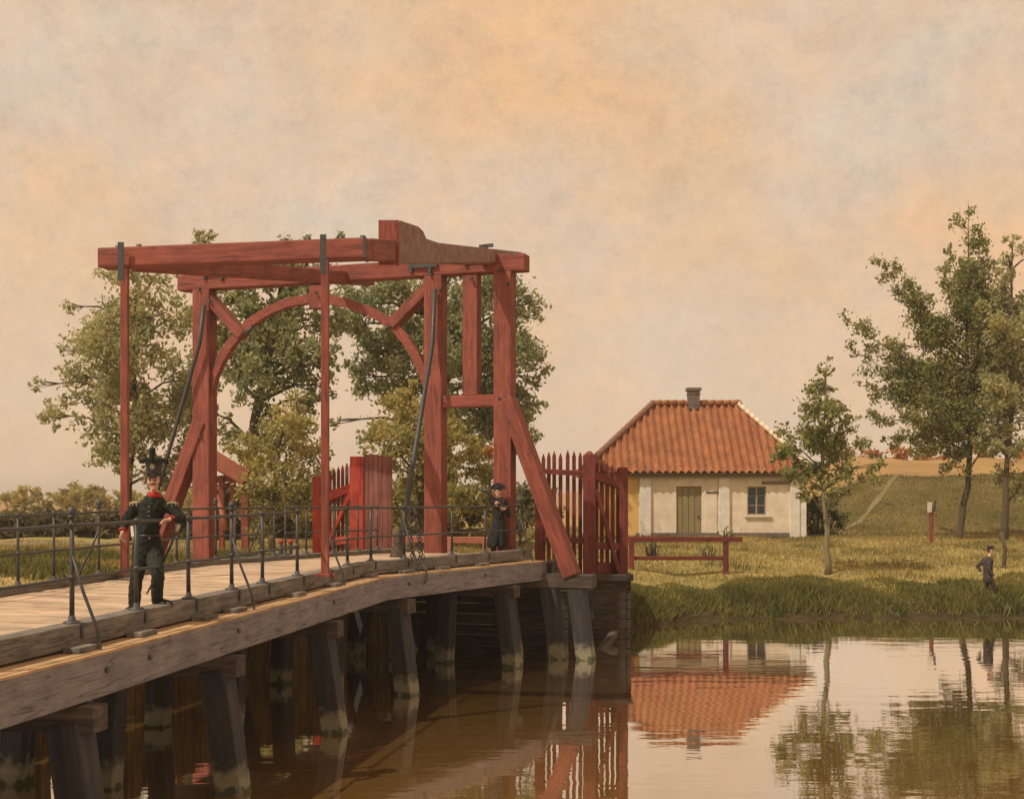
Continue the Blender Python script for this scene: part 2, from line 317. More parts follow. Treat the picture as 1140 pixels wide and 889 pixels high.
w = MB(); w.add([(-600, -60, 0), (600, -60, 0), (600, 62, 0), (-600, 62, 0)], [(0, 1, 2, 3)]); wo = w.build('water', 'water'); wo['kind'] = 'structure'

# ------------------------------------------------------------------ bridge
Zr = lambda z: EYE+z
NEAR = [Vector((-8.57, -6)), Vector((-3.02, 26.6)), Vector((.55, 33.45))]       # plan line of the near kerb's outer face
def seg_dirs(): return [(NEAR[i+1]-NEAR[i]).normalized() for i in range(2)]
D = seg_dirs(); NO = [Vector((d.y, -d.x)) for d in D]                            # outward normals (to the right)
def kz(Y): return EYE+float(np.interp(Y, [-6, 13, 14.6, 26.6, 33.4, 36], [-1.50, -1.475, -1.46, -1.335, -1.335, -1.36]))   # kerb top
def offs(o):                                                                      # polyline offset outwards by o, mitred at the bend
    m = (NO[0]+NO[1]).normalized(); k = 1/m.dot(NO[0])
    return [NEAR[0]+NO[0]*o, NEAR[1]+m*(o*k), NEAR[2]+NO[1]*o]
def on_line(px, o=0.0):                                                           # where a sight line meets the offset line
    L = offs(o); a = (px-CX)/F
    for i in (0, 1):
        p, q = L[i], L[i+1]; den = (q.x-p.x)-a*(q.y-p.y)
        t = (a*p.y-p.x)/den
        if (t <= 1 or i == 1) : return p+(q-p)*t, i
def strip(o0, o1, z0, z1, name, mat, par, bev=.015, ys=None):                     # bar between two offsets, heights relative to kerb top
    A, B = offs(o0), offs(o1); mb = MB(); N = 8
    pa, pb = [], []
    for i in (0, 1):
        for k in range(N+(i == 1)): t = k/N; pa.append(A[i].lerp(A[i+1], t)); pb.append(B[i].lerp(B[i+1], t))
    vs = []
    for a, b_ in zip(pa, pb):
        za, zb = kz(a.y), kz(a.y)
        vs += [(a.x, a.y, za+z0), (b_.x, b_.y, zb+z0), (b_.x, b_.y, zb+z1), (a.x, a.y, za+z1)]
    n = len(pa); fs = []; lens = [0]
    for i in range(1, n): lens.append(lens[-1]+(pa[i]-pa[i-1]).length)
    gg = [(x, lens[i]+o0*7, z) for i in range(n) for x, z in ((o0, z0), (o1, z0), (o1, z1), (o0, z1))]
    for i in range(n-1):
        for k in range(4): fs.append((i*4+k, i*4+(k+1) % 4, (i+1)*4+(k+1) % 4, (i+1)*4+k))
    fs += [(0, 1, 2, 3), tuple((n-1)*4+k for k in (3, 2, 1, 0))]
    mb.add(vs, fs, g=gg); return mb.build(name, mat, par, bev)
W_DECK = 4.0
br = thing('timber_bridge', (-5, 20, 0), 'long grey timber bridge on slanting piles crossing the moat', 'bridge')
strip(-.28, 0, -.27, 0, 'kerb_beam', 'kerb', br)
strip(-W_DECK, -W_DECK+.26, -.25, -.02, 'kerb_beam', 'kerb', br)
strip(-.12, .42, -.80, -.33, 'edge_beam', 'timber', br, .02)
strip(-.10, .40, -.33, -.295, 'ledge_sun_strip', 'sun_strip', br, .006)  # thin strip added in place of sunlight on the edge beam's top
strip(-W_DECK-.3, -W_DECK+.1, -.80, -.33, 'edge_beam', 'timber', br, .02)
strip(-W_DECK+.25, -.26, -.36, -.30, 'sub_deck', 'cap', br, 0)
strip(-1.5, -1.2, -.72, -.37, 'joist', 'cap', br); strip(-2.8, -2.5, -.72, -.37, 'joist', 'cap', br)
# planks laid across
pl = MB(); A, B = offs(-.29), offs(-W_DECK+.27)
for i, n in ((0, 128), (1, 31)):
    for k in range(n):
        t0, t1 = k/n, (k+.955)/n
        a0, a1, b0, b1 = A[i].lerp(A[i+1], t0), A[i].lerp(A[i+1], t1), B[i].lerp(B[i+1], t0), B[i].lerp(B[i+1], t1)
        j = random.uniform(-.006, .006); zt = -.13+j
        vs = [(p.x, p.y, kz(p.y)+z) for z in (-.29, zt) for p in (a0, a1, b1, b0)]
        ro_ = random.uniform(0, 90); w_ = (a1-a0).length; l_ = (b0-a0).length
        pl.add(vs, [(0, 1, 2, 3), (7, 6, 5, 4), (0, 4, 5, 1), (1, 5, 6, 2), (2, 6, 7, 3), (3, 7, 4, 0)], g=[(ro_+x, ro_*3+y, z) for z in (0, .16) for x, y in ((0, 0), (w_, 0), (w_, l_), (0, l_))])
pl.build('deck_planks', 'deck', br)
# spacer blocks under the kerb, on the ledge
for px in (-40, 90, 158, 228, 262, 330, 372, 412, 452, 492, 536):
    p, i = on_line(px, .12); d = D[i]; z = kz(p.y)
    MB().beam((p.x-d.x*.22, p.y-d.y*.22, z-.262), (p.x+d.x*.22, p.y+d.y*.22, z-.262), .22, .07).build('spacer_block', 'kerb', br, .012)
for px in (118, 166, 265, 371, 455, 540):
    p, i = on_line(px, .42); no = NO[i]; z = kz(p.y)-.50
    MB().tube([(p.x-no.x*.02, p.y-no.y*.02, z), (p.x+no.x*.035, p.y+no.y*.035, z)], [.038, .032], 8).build('bolt', 'iron', br)
# pile bents
def bent(px, spread=.75, far=True, mid=True, name='pile'):
    p, i = on_line(px, .1); d, no = D[i], NO[i]; z = kz(p.y)
    c0 = p+no*.50; c1 = p-no*(W_DECK+.85)
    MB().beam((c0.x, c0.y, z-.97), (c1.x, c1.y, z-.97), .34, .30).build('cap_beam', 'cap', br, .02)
    def pile(top, foot, w_=.40):
        MB().beam((foot.x, foot.y, -1.2), (top.x, top.y, z-1.02), w_, w_, up=(d.x, d.y, 0)).build('pile', 'pile', br, .03)
    t = p+no*.12; f = p+no*(.12+spread*.62)-d*.05; pile(t, f)
    if mid:
        t = p-no*1.5; pile(t, t-no*.15, .38); t = p-no*2.9; pile(t, t-no*.2, .38)
    if far: t = p-no*(W_DECK-.1); pile(t, t-no*.9, .4)
    # low tie under the cap
for px in (-300, 66, 232, 350, 437, 556): bent(px)

LF = offs(-W_DECK-.42)
def boards(i, t0, t1):  # board wall added along the far piles, keeps sky reflections off the water
    mb = MB(); L = (LF[i+1]-LF[i]).length; n = int(L*(t1-t0)/.27)
    for k in range(n):
        c = LF[i].lerp(LF[i+1], t0+(t1-t0)*(k+.5)/n); d = D[i]; top = kz(c.y)-.95-random.uniform(0, .12)
        mb.beam((c.x+random.uniform(-.02, .02), c.y, -1.0), (c.x, c.y, top), .06, .25, up=(d.x, d.y, 0))
    mb.build('sky_screen_boards', 'board', br, 0)
for a_, b_ in ((.33, .45), (.53, .645), (.72, .83), (.875, 1.0)): boards(0, a_, b_)
boards(1, 0, 1.0)
# ------------------------------------------------------------------ portal
PA, PB = Vector((XA(225, 36.5), 36.5, 0)), Vector((XA(560, 33.6), 33.6, 0)); PD = (PB-PA).normalized(); PN = Vector((PD.y, -PD.x, 0))   # PN faces the viewer's side
if PN.y > 0: PN = -PN
def PP(px, py=None, z=None, off=0):                  # sight line through px,py met with the portal's plane (+off towards the viewer)
    a = (px-CX)/F; o = PA+PN*off
    t = (a*o.y-o.x)/(PD.x-a*PD.y); q = o+PD*t
    q.z = Zr(z) if z is not None else EYE+(HY-py)/F*q.y
    return q
po = thing('drawbridge_portal', (PP(360, z=-2.1)), 'tall red timber portal with arched opening and side braces over the bridge', 'bridge portal')
zt, zb = 6.26, -2.12
MB().beam(PP(202, z=zt), PP(587, z=zt), .46, .45).build('lintel', 'red', po, .03)
for px, w_ in ((228, .56), (485, .52), (562, .5)):
    MB().beam(PP(px, z=zb+.17), PP(px, z=6.04), w_, .46, up=PN).build('post', 'red', po, .03)
MB().beam(PP(525.5, z=2.76), PP(525.5, z=6.04), .42, .36, up=PN).build('short_post', 'red', po, .025)
MB().beam(PP(492, z=2.62), PP(556, z=2.62), .34, .32).build('cross_rail', 'red', po, .025)
MB().beam(PP(226, z=2.25, off=.05), PP(166, z=zb+.1, off=.05), .40, .5, up=PN).build('side_brace', 'red', po, .03)
MB().beam(PP(565, z=2.65, off=.05), PP(637, z=zb+.1, off=.05), .40, .52, up=PN).build('side_brace', 'red', po, .03)
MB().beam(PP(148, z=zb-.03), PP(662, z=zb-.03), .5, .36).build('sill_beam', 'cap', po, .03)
def arc(pts, w_=.26, d_=.22):
    mb = MB(); vs = []; n = len(pts)
    Q = [PP(*p) for p in pts]
    for i, q in enumerate(Q):
        t = (Q[min(i+1, n-1)]-Q[max(i-1, 0)]).normalized(); nn = t.cross(PN).normalized()
        for a, c in ((-1, -1), (1, -1), (1, 1), (-1, 1)): vs.append(q+nn*a*w_/2+PN*c*d_/2)
    fs = [(i*4+k, i*4+(k+1) % 4, (i+1)*4+(k+1) % 4, (i+1)*4+k) for i in range(n-1) for k in range(4)]
    fs += [(0, 1, 2, 3), tuple((n-1)*4+k for k in (3, 2, 1, 0))]; return mb.add(vs, fs)
arc([(233, 440), (238, 420), (247, 400), (257, 384), (268, 371)]).build('arch_brace', 'red', po, .015)
arc([(266, 373), (280, 359), (300, 346), (322, 337), (352, 332)]).build('arch_brace', 'red', po, .015)
arc([(358, 332), (385, 337), (410, 346), (428, 355), (442, 366)]).build('arch_brace', 'red', po, .015)
arc([(440, 364), (452, 378), (463, 395), (470, 410), (478, 432)]).build('arch_brace', 'red', po, .015)
MB().beam(PP(232, 330, off=-.02), PP(272, 374, off=-.02), .28, .42, up=PN).build('corner_strut', 'red', po, .02)
MB().beam(PP(480, 318, off=-.02), PP(437, 362, off=-.02), .28, .42, up=PN).build('corner_strut', 'red', po, .02)
MB().beam(PP(354, 318), PP(354, 344), .4, .34, up=PN).build('king_block', 'red', po, .02)
for px, py in ((276, 368), (436, 362)):
    c = PP(px, py, off=.12); MB().tube([c-PD*.16+Vector((0, 0, -.1)), c+PD*.16+Vector((0, 0, .1))], .05, 8).build('bolt', 'iron', po)
for px, py in ((222, 322), (234, 335), (480, 306), (490, 322), (558, 300), (566, 316), (556, 444), (492, 444), (352, 326), (568, 470), (224, 486), (525, 310)):
    c = PP(px, py, off=.24); MB().tube([c, c+PN*.07], [.045, .04], 8).build('bolt', 'iron', po)
# iron stays hung from the post heads
a, b_ = PP(484, 322, off=.36), Vector((XA(443, 31.6), 31.6, kz(31.6)-.1))
c = PP(481, 385, off=.45)
st = MB().tube([a, c, c.lerp(b_, .5), b_], [.06, .06, .065, .075], 8).build('stay_pole', 'iron', po)
MB().lathe(b_-Vector((0, 0, .03)), [(.22, 0), (.20, .06), (.13, .3), (.08, .6), (.07, .62)], 12).build('stay_foot', 'cap', st)
a, c, b_ = PP(227, 340, off=.36), PP(222, 382, off=.45), PP(152, z=zb+.15, off=.2)
MB().tube([a, c, c.lerp(b_, .5), b_], [.06, .06, .06, .06], 8).build('stay_pole', 'iron', po)
# portal piles
for px in (165, 228, 330, 485, 562, 612, 642):
    t = PP(px, z=zb-.2); f = t+PD*(.42 if px > 540 else .08); f.z = -1.2
    MB().beam(f, t, .44, .44, up=PN).build('pile', 'pile', po, .03)

# ------------------------------------------------------------------ lifting gear (balance beams, front cross beam, rods)
lf = thing('lifting_frame', (XA(262, 23), 23, kz(23)), 'red lifting frame of balance beams and long front crossbeam hung over portal', 'lifting gear')
C0, C1 = Vector((XA(114, 23.5), 23.5, Zr(4.47))), Vector((XA(411, 22.7), 22.7, Zr(4.50)))
MB().beam(C0, C1, .42, .36).build('front_crossbeam', 'red', lf, .03)
BD = Vector((.2, 1, 0)).normalized(); sl = .178
def BAL(x0, y0, y, far=False): return Vector((x0+.2*(y-y0), y, Zr(4.40+.150*(y-23.4)) if far else Zr(4.50+sl*(y-22.7))))
nb0 = (XA(402, 22.9), 22.9)
MB().beam(BAL(*nb0, 23.05), BAL(*nb0, 37.3), .36, .40).build('balance_beam', 'red', lf, .03)
fb0 = (XA(150, 23.4), 23.4)
MB().beam(BAL(*fb0, 23.6, True), BAL(*fb0, 37.3, True), .36, .34).build('balance_beam', 'red', lf, .03)
# raised horn on the near balance beam, skylit shade painted grey into its colour
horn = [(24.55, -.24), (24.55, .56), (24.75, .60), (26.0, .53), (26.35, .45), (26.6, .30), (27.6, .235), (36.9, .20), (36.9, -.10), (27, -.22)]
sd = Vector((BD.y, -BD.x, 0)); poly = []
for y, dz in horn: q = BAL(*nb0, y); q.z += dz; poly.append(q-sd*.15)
MB().prism(poly, sd*.36).build('beam_horn', 'red_shaded', lf, .02, 'raised red block with a long tail, skylit shade greyed into its colour')
q0 = BAL(*nb0, 24.5); q0 = q0+sd*.03; MB().beam(q0+Vector((0, 0, -.27)), q0+Vector((0, 0, .60)), .40, .08, up=(0, 1, 0)).build('end_board', 'red', lf, .015)
MB().beam(q0+sd*.185+Vector((0, .07, -.27)), q0+sd*.185+Vector((0, .07, .6)), .03, .06, up=(0, 1, 0)).build('iron_strap', 'iron', lf)
def rod(px, Y, par=lf):
    t = Vector((XA(px, Y), Y, Zr(4.3))); bt = Vector((t.x, t.y, kz(Y)-.02))
    r = MB().beam(bt, t, .14, .12, up=(0, 1, 0)).build('lifting_rod', 'red', par, .012)
    MB().beam(t+Vector((0, -.24, -.30)), t+Vector((0, -.24, .40)), .11, .03, up=(0, 1, 0)).build('iron_strap', 'iron', r)
    MB().box(bt+Vector((0, 0, .03)), (.36, .3, .06)).build('foot_plate', 'red', r, .01)
rod(139, 23.3); rod(362, 22.62)
for px in (132, 156, 320, 345, 381, 404):
    t = (px-114)/(411-114); q = C0.lerp(C1, t); MB().tube([q+Vector((0, 0, .15)), q+Vector((0, 0, .25))], .05, 6).build('bolt', 'iron', lf)
MB().beam(C1.lerp(C0, .012)+Vector((0, 0, -.19)), C1.lerp(C0, .012)+Vector((0, 0, .19)), .05, .45, up=(0, 1, 0)).build('iron_strap', 'iron', lf)
# bearings on the lintel
for px, py in ((471, 296), (533, 288), (240, 304)):
    q = PP(px, py, off=.26)
    mb = MB().beam(q-PD*.42, q+PD*.42, .10, .10).beam(q-PD*.36+Vector((0, 0, -.16)), q-PD*.36+Vector((0, 0, .1)), .09, .09, up=PN)
    mb.beam(q+PD*.2+Vector((0, 0, -.2)), q+PD*.2+Vector((0, 0, .34)), .09, .09, up=PN).beam(q+PD*.02+Vector((0, 0, .32)), q+PD*.4+Vector((0, 0, .34)), .09, .08)
    mb.build('bearing_iron', 'iron', po)

# ------------------------------------------------------------------ railings
def railing(pxs, o, label, ht=1.15, stays=(), finials=(), inner=False, start_curve=False, end_curve=False, zoff=0, pr=.03):
    pts = []
    for px in pxs: p, i = on_line(px, o); pts.append((p, i))
    p0 = pts[len(pts)//2][0]; t = thing('iron_railing', (p0.x, p0.y, kz(p0.y)), label, 'railing', 'iron railings along the bridge')
    for (p, i), px in zip(pts, pxs):
        z = kz(p.y)+zoff; mb = MB()
        h = ht+(.14 if px in finials else 0)
        j = random.uniform(-.012, .012)
        mb.tube([(p.x, p.y, z), (p.x+j, p.y, z+ht*.55), (p.x, p.y, z+h)], [pr*1.1, pr*.9, pr*.9], 8)
        mb.lathe((p.x, p.y, z-.005), [(.11, 0), (.10, .025), (.05, .04), (.035, .10)], 10)
        mb.ball((p.x, p.y, z+ht*.46), pr*1.6, n=8, m=6); mb.ball((p.x, p.y, z+ht), pr*1.6, n=8, m=6)
        if px in finials: mb.ball((p.x, p.y, z+h+.02), .055, (1, 1, 1.1), 10, 8); mb.lathe((p.x, p.y, z+h-.06), [(.03, 0), (.06, .02), (.03, .05)], 10)
        no = NO[i]
        if not inner: mb.beam((p.x+no.x*(-o+.012), p.y+no.y*(-o+.012), z+.01), (p.x+no.x*(-o+.012), p.y+no.y*(-o+.012), z-.17), .05, .02, up=(no.x, no.y, 0))
        post = mb.build('post', 'iron', t)
        if px in stays:
            s_ = 1 if not inner else -1
            a_ = Vector((p.x, p.y, z+ht*.72)); e = Vector((p.x+no.x*.38*s_, p.y+no.y*.38*s_-.05, z-.32 if not inner else z-.1))
            k = a_.lerp(e, .78)+Vector((no.x*.04*s_, 0, 0))
            sm = MB().tube([a_, a_.lerp(e, .4), k, e, e+Vector((0, 0, -.18 if not inner else 0))], .02, 6); sm.build('stay', 'iron', t)
    for hh, r_, nm in ((ht, .024, 'top_rail'), (ht*.46, .02, 'lower_rail')):
        path = []
        for k in range(len(pts)-1):
            (p, i), (q, i2) = pts[k], pts[k+1]
            for s_ in (0, .5): c = p.lerp(q, s_); path.append(Vector((c.x, c.y, kz(c.y)+zoff+hh-(.012 if s_ else 0))))
        q = pts[-1][0]; path.append(Vector((q.x, q.y, kz(q.y)+zoff+hh)))
        MB().tube(path, r_, 8).build(nm, 'iron', t)
    return t
railing([-160, -45, 80, 152, 210, 258, 292, 331], -.12, 'near iron railing along the approach, where the officer in the plumed hat leans', stays=(80, 258), finials=(80, 258))
railing([363, 387, 413, 450, 503, 540, 579], -.12, 'near iron railing on the far stretch, before the red gate and coated man', stays=(363, 450, 579), finials=(363, 579), zoff=0)
railing([-90, 20, 60, 110, 197, 240, 262, 290, 305], -W_DECK+.13, 'far iron railing of the approach, seen behind the officer across the deck', stays=(110, 290), finials=(110, 240), inner=True, zoff=-.02, pr=.026)
railing([318, 341, 372, 398, 420], -W_DECK+.13, 'short iron railing on the far edge, in front of the yellow ground and open gate', inner=True, zoff=-.02, pr=.026)
# hanging chain
ch = MB(); p, i = on_line(456, .06); no = NO[i]; zz = kz(p.y)
def links(a, b_, n, sag):
    for k in range(n):
        t = (k+.5)/n; q = Vector(a).lerp(Vector(b_), t); q.z -= sag*4*t*(1-t); d = (Vector(b_)-Vector(a)).normalized(); nn = Vector((0, 1, 0)) if k % 2 else Vector((1, .3, 0)).normalized()
        up = Vector((0, 0, 1)); ring = [q+up*.055*math.sin(2*math.pi*j/8)+nn*.032*math.cos(2*math.pi*j/8) for j in range(9)]
        ch.tube(ring, .014, 5, cap=False)
links((p.x, p.y, zz+1.15), (p.x+.06, p.y, zz-.05), 14, 0); links((p.x+.1, p.y, zz+1.12), (p.x+.32, p.y, zz-.1), 14, -.05)
links((p.x+.2, p.y-.05, zz+.55), (p.x+.24, p.y-.05, zz-.1), 8, 0)
q = Vector((p.x+.3, p.y-.1, zz-.1)); ch.tube([q, q+Vector((.08, -.03, -.15)), q+Vector((.1, -.05, -.35)), q+Vector((0, -.05, -.48)), q+Vector((-.08, -.05, -.42))], .025, 6)
tag(ch.build('hanging_chain', 'iron'), 'rusty chain with a hook hanging over the near railing left of the middle portal post', 'chain')

# ------------------------------------------------------------------ gates and fences
gz = -1.78
g = thing('plank_gate', P(395, 622, 38), 'bright red open picket gate leaf beside a solid plank leaf behind the railing', 'gate')
def gp(px, py, Y=38.0): return P(px, py, Y)
ga = lambda px: 38+(395-px)*.014                       # the picket leaf is swung back
MB().beam(gp(398, 628, 37.9), gp(398, 508, 37.9), .42, .34, up=(0, 1, 0)).build('gate_post', 'red_bright', g, .03)
MB().beam(gp(353, 628, ga(353)), gp(353, 530, ga(353)), .26, .24, up=(0, 1, 0)).build('gate_post', 'red_bright', g, .03)
MB().beam(gp(355, 557, ga(355)), gp(395, 541, 38), .14, .26).build('rail', 'red_bright', g, .015)
MB().beam(gp(355, 604, ga(355)), gp(395, 600, 38), .14, .24).build('rail', 'red_bright', g, .015)
MB().beam(gp(358, 620, ga(358)), gp(392, 545, 38), .12, .26, up=(0, 1, 0)).build('diagonal', 'red_bright', g, .015)
for k in range(8):
    px = 358+k*4.7; Y = ga(px)+.18; top = 533-k*2.1
    a_, b_ = gp(px, 622, Y), gp(px, top, Y); mb = MB().beam(a_, b_, .10, .05, up=(0, 1, 0)); mb.beam(b_, b_+Vector((0, 0, .14)), .10, .05, up=(0, 1, 0), w2=.02, h2=.05)
    mb.build('picket', 'red_dark', g)
pk = MB()
for k in range(6):
    px = 408+k*5.2; pk.beam(gp(px, 627, 37.8), gp(px, 505+abs(k-1)*.8, 37.8), .138, .07, up=(0, 1, 0))
pk.build('plank_leaf', 'red_plank', g, .008)
g2 = thing('picket_gate', P(665, 645, 37.6), 'dark red picket gate wing with sloping top rail and diagonal beside the right portal brace', 'gate')
Y0 = 37.6
MB().beam(P(656, 645, Y0), P(656, 506, Y0), .36, .34, up=(0, 1, 0)).beam(P(656, 506, Y0), P(656, 502, Y0), .30, .28, up=(0, 1, 0), w2=.1, h2=.1).build('gate_post', 'red_dark', g2, .02)
MB().beam(P(694, 647, Y0+.5), P(694, 520, Y0+.5), .26, .28, up=(0, 1, 0)).build('gate_post', 'red_dark', g2, .02)
MB().beam(P(600, 640, Y0+.1), P(600, 520, Y0+.1), .24, .24, up=(0, 1, 0)).build('gate_post', 'red_dark', g2, .02)
MB().beam(P(660, 528, Y0), P(692, 541, Y0+.5), .16, .24).build('rail', 'red_dark', g2, .015)
MB().beam(P(660, 607, Y0), P(692, 608, Y0+.5), .14, .22).build('rail', 'red_dark', g2, .015)
MB().beam(P(600, 524, Y0+.1), P(652, 527, Y0), .14, .16).build('rail', 'red_dark', g2, .015)
MB().beam(P(600, 600, Y0+.1), P(652, 602, Y0), .14, .16).build('rail', 'red_dark', g2, .015)
MB().beam(P(664, 545, Y0-.08), P(690, 640, Y0+.4), .12, .26, up=(0, 1, 0)).build('diagonal', 'red_dark', g2, .015)
for px, top, Yk in [(605, 506, .25), (611, 504, .25), (617, 503, .25), (624, 505, .25), (632, 502, .25), (639, 503, .25), (646, 504, .25), (664, 509, .3), (670, 513, .4), (676, 516, .5), (682, 518, .6), (688, 521, .65)]:
    a_, b_ = P(px, 643, Y0+Yk), P(px, top+5, Y0+Yk); mb = MB().beam(a_, b_, .115, .05, up=(0, 1, 0)); mb.beam(b_, b_+Vector((0, 0, .16)), .115, .05, up=(0, 1, 0), w2=.02, h2=.05)
    mb.build('picket', 'red_dark', g2)
MB().beam(P(664, 634, Y0+.25), P(692, 636, Y0+.7), .05, .5).build('kick_board', 'red_dark', g2, .01)
# abutment below the gate
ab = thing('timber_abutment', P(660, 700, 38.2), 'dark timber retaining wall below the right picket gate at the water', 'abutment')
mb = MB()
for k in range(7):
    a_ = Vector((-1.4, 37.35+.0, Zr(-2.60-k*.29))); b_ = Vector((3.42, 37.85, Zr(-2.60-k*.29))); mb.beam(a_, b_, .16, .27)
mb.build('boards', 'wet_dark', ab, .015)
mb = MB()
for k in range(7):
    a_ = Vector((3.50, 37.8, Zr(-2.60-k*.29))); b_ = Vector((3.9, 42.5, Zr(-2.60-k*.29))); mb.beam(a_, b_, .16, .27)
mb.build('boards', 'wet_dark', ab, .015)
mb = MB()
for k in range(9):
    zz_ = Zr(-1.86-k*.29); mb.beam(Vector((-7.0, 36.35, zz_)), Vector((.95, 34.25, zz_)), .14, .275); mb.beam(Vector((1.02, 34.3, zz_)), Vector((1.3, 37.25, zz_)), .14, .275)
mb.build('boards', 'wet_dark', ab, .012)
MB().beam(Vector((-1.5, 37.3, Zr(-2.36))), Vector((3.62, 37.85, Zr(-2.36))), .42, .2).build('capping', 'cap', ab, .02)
MB().beam(P(652, 750, 33.4), P(684, 704, 36.9), .22, .2).build('raking_shore', 'cap', ab, .02)
MB().beam(P(655, 690, 36.6), P(655, 655, 36.6), .3, .3, up=(0, 1, 0)).build('pile', 'pile', ab, .02)
# red two-rail fence on the bank
fn = thing('rail_fence', P(808, 640, 49.5), 'dark red two-rail fence on the grassy bank in front of the cottage', 'fence')
MB().beam(P(700, 600, 48.5), P(826, 600, 49.5), .16, .19).build('rail', 'red_dark', fn, .015)
MB().beam(P(700, 621, 48.5), P(808, 621, 49.4), .14, .15).build('rail', 'red_dark', fn, .015)
for px, Y in ((808, 49.4), (703, 48.5)):
    a_ = P(px, 600, Y); b_ = Vector((a_.x, a_.y, float(ground(a_.x, a_.y))-.2)); MB().beam(b_, a_, .2, .18, up=(0, 1, 0)).build('post', 'red_dark', fn, .015)
f2 = thing('rail_fence', P(470, 600, 43), 'faded pink rail fence glimpsed beyond the bridge between plank gate and portal post', 'fence')
MB().beam(P(432, 600, 43), P(545, 601, 44), .14, .22).build('rail', 'pink', f2, .015)
for px in (445, 500, 540):
    a_ = P(px, 598, 43.2); b_ = Vector((a_.x, a_.y, float(ground(a_.x, a_.y))-.2)); MB().beam(b_, a_, .16, .16, up=(0, 1, 0)).build('post', 'pink', f2, .015)
# distant red frame left of the portal's middle
rf = thing('red_timber_frame', P(258, 600, 50), 'faded red timber frame with sloping pale beam and curved braces beyond the left portal post', 'timber frame')
MB().beam(P(226, 503, 49.4), P(273, 532, 50), .5, .62).build('sloping_beam', 'pink', rf, .02)
for px, top in ((273, 527), (259, 530), (247, 530), (233, 528)):
    a_ = P(px, top, 50); b_ = Vector((a_.x, a_.y, float(ground(a_.x, a_.y))-.2)); MB().beam(b_, a_, .3 if px == 273 else .2, .24, up=(0, 1, 0)).build('post', 'red', rf, .02)
MB().beam(P(232, 535, 50.1), P(268, 530, 50.1), .22, .28).build('cross_rail', 'red', rf, .02)
MB().tube([P(236, 565, 50), P(238, 552, 50), P(244, 543, 50), P(258, 538, 50)], .1, 6).build('curved_brace', 'red', rf)
MB().tube([P(236, 548, 49.9), P(243, 556, 49.9), P(248, 570, 49.9), P(250, 590, 49.9)], .12, 6).build('curved_brace', 'pink', rf)
for px in (313, 323.5):
    a_ = P(px, 604, 40); gzz = float(ground(a_.x, a_.y)); t = thing('short_stake', (a_.x, a_.y, gzz), 'short dark stake with a red top beyond the far railing, %s of the two' % ('left' if px < 318 else 'right'), 'stake', 'red topped stakes')
    MB().tube([(a_.x, a_.y, gzz-.1), (a_.x, a_.y, a_.z)], [.07, .055], 8).build('shaft', 'coat_brown', t); MB().ball((a_.x, a_.y, a_.z+.04), .085, n=10, m=8).build('knob', 'red_bright', t)
# little marker post on the meadow
a_ = P(1037, 606, 63); gzz = float(ground(a_.x, a_.y)); t = thing('marker_post', (a_.x, a_.y, gzz), 'slim red marker post with a pale board on top on the meadow', 'marker post')
top = P(1037, 566, 63); MB().beam((a_.x, a_.y, gzz-.1), top, .17, .16, up=(0, 1, 0)).build('post', 'red', t, .01)
MB().beam(P(1035, 570, 62.9), P(1035, 559, 62.9), .2, .12, up=(0, 1, 0)).build('board', 'stone_pale', t, .01); MB().beam(P(1040, 569, 62.95), P(1041, 557, 62.95), .09, .14, up=(0, 1, 0)).build('cap', 'iron', t, .01)
for j, (px, tp, bt, Y, lab) in enumerate(((1117, 593, 641, 51, 'dark crooked stake in the grass beside the walking man'), (708, 676, 690, 45, None))):
    if lab:
        tag(MB().tube([P(1115, 642, Y)-Vector((0, 0, .3)), P(1118, 625, Y), P(1119, 612, Y), P(1115, 592, Y)], [.08, .09, .08, .10], 8).build('crooked_stake', 'bark'), lab, 'stake')

# ------------------------------------------------------------------ cottage
hX0, hX1, hY0, hY1 = XA(655, 70), XA(897, 70), 70.0, 77.4
hz = float(ground(11, 70))-.1; ez = Zr((HY-527)/F*70); rz = Zr((HY-451)/F*73.7); rX0, rX1 = XA(727, 73.7), XA(821, 73.7); rY = 73.7
ho = thing('cottage', ((hX0+hX1)/2, hY0, hz), 'small whitewashed cottage with red hipped pantile roof on the far bank', 'house')
def wallp(x0, x1, mat, label=None, z0=None, z1=None, y=hY0, t=.3, nm='wall', bev=0):
    o = MB().add([(x, yy, z) for z in (z0 or hz, z1 or ez) for x, yy in ((x0, y), (x1, y), (x1, y+t), (x0, y+t))], [(0, 1, 2, 3), (7, 6, 5, 4), (0, 4, 5, 1), (1, 5, 6, 2), (2, 6, 7, 3), (3, 7, 4, 0)]).build(nm, mat, ho, bev)
    if label: o['label'] = label
    return o
fx = lambda px: XA(px, 70)
fzz = lambda py: Zr((HY-py)/F*70)
# front wall with real openings for the door and the window
dx0, dx1, dz1 = fx(753), fx(781), fzz(541)
wx0, wx1, wz0, wz1 = fx(832), fx(853), fzz(573), fzz(541)
fw = MB()
def fbox(x0, x1, z0, z1, y=hY0, t=.3, mb=None): (mb or fw).add([(x, yy, z) for z in (z0, z1) for x, yy in ((x0, y), (x1, y), (x1, y+t), (x0, y+t))], [(0, 1, 2, 3), (7, 6, 5, 4), (0, 4, 5, 1), (1, 5, 6, 2), (2, 6, 7, 3), (3, 7, 4, 0)])
fbox(fx(711), dx0, hz, ez); fbox(dx0, dx1, dz1, ez); fbox(dx1, wx0, hz, ez); fbox(wx0, wx1, hz, wz0); fbox(wx0, wx1, wz1, ez); fbox(wx1, hX1, hz, ez)
fw.build('wall', 'plaster', ho)
wallp(hX0, fx(711), 'ochre', 'ochre yellow end of the front wall', y=hY0+.03)
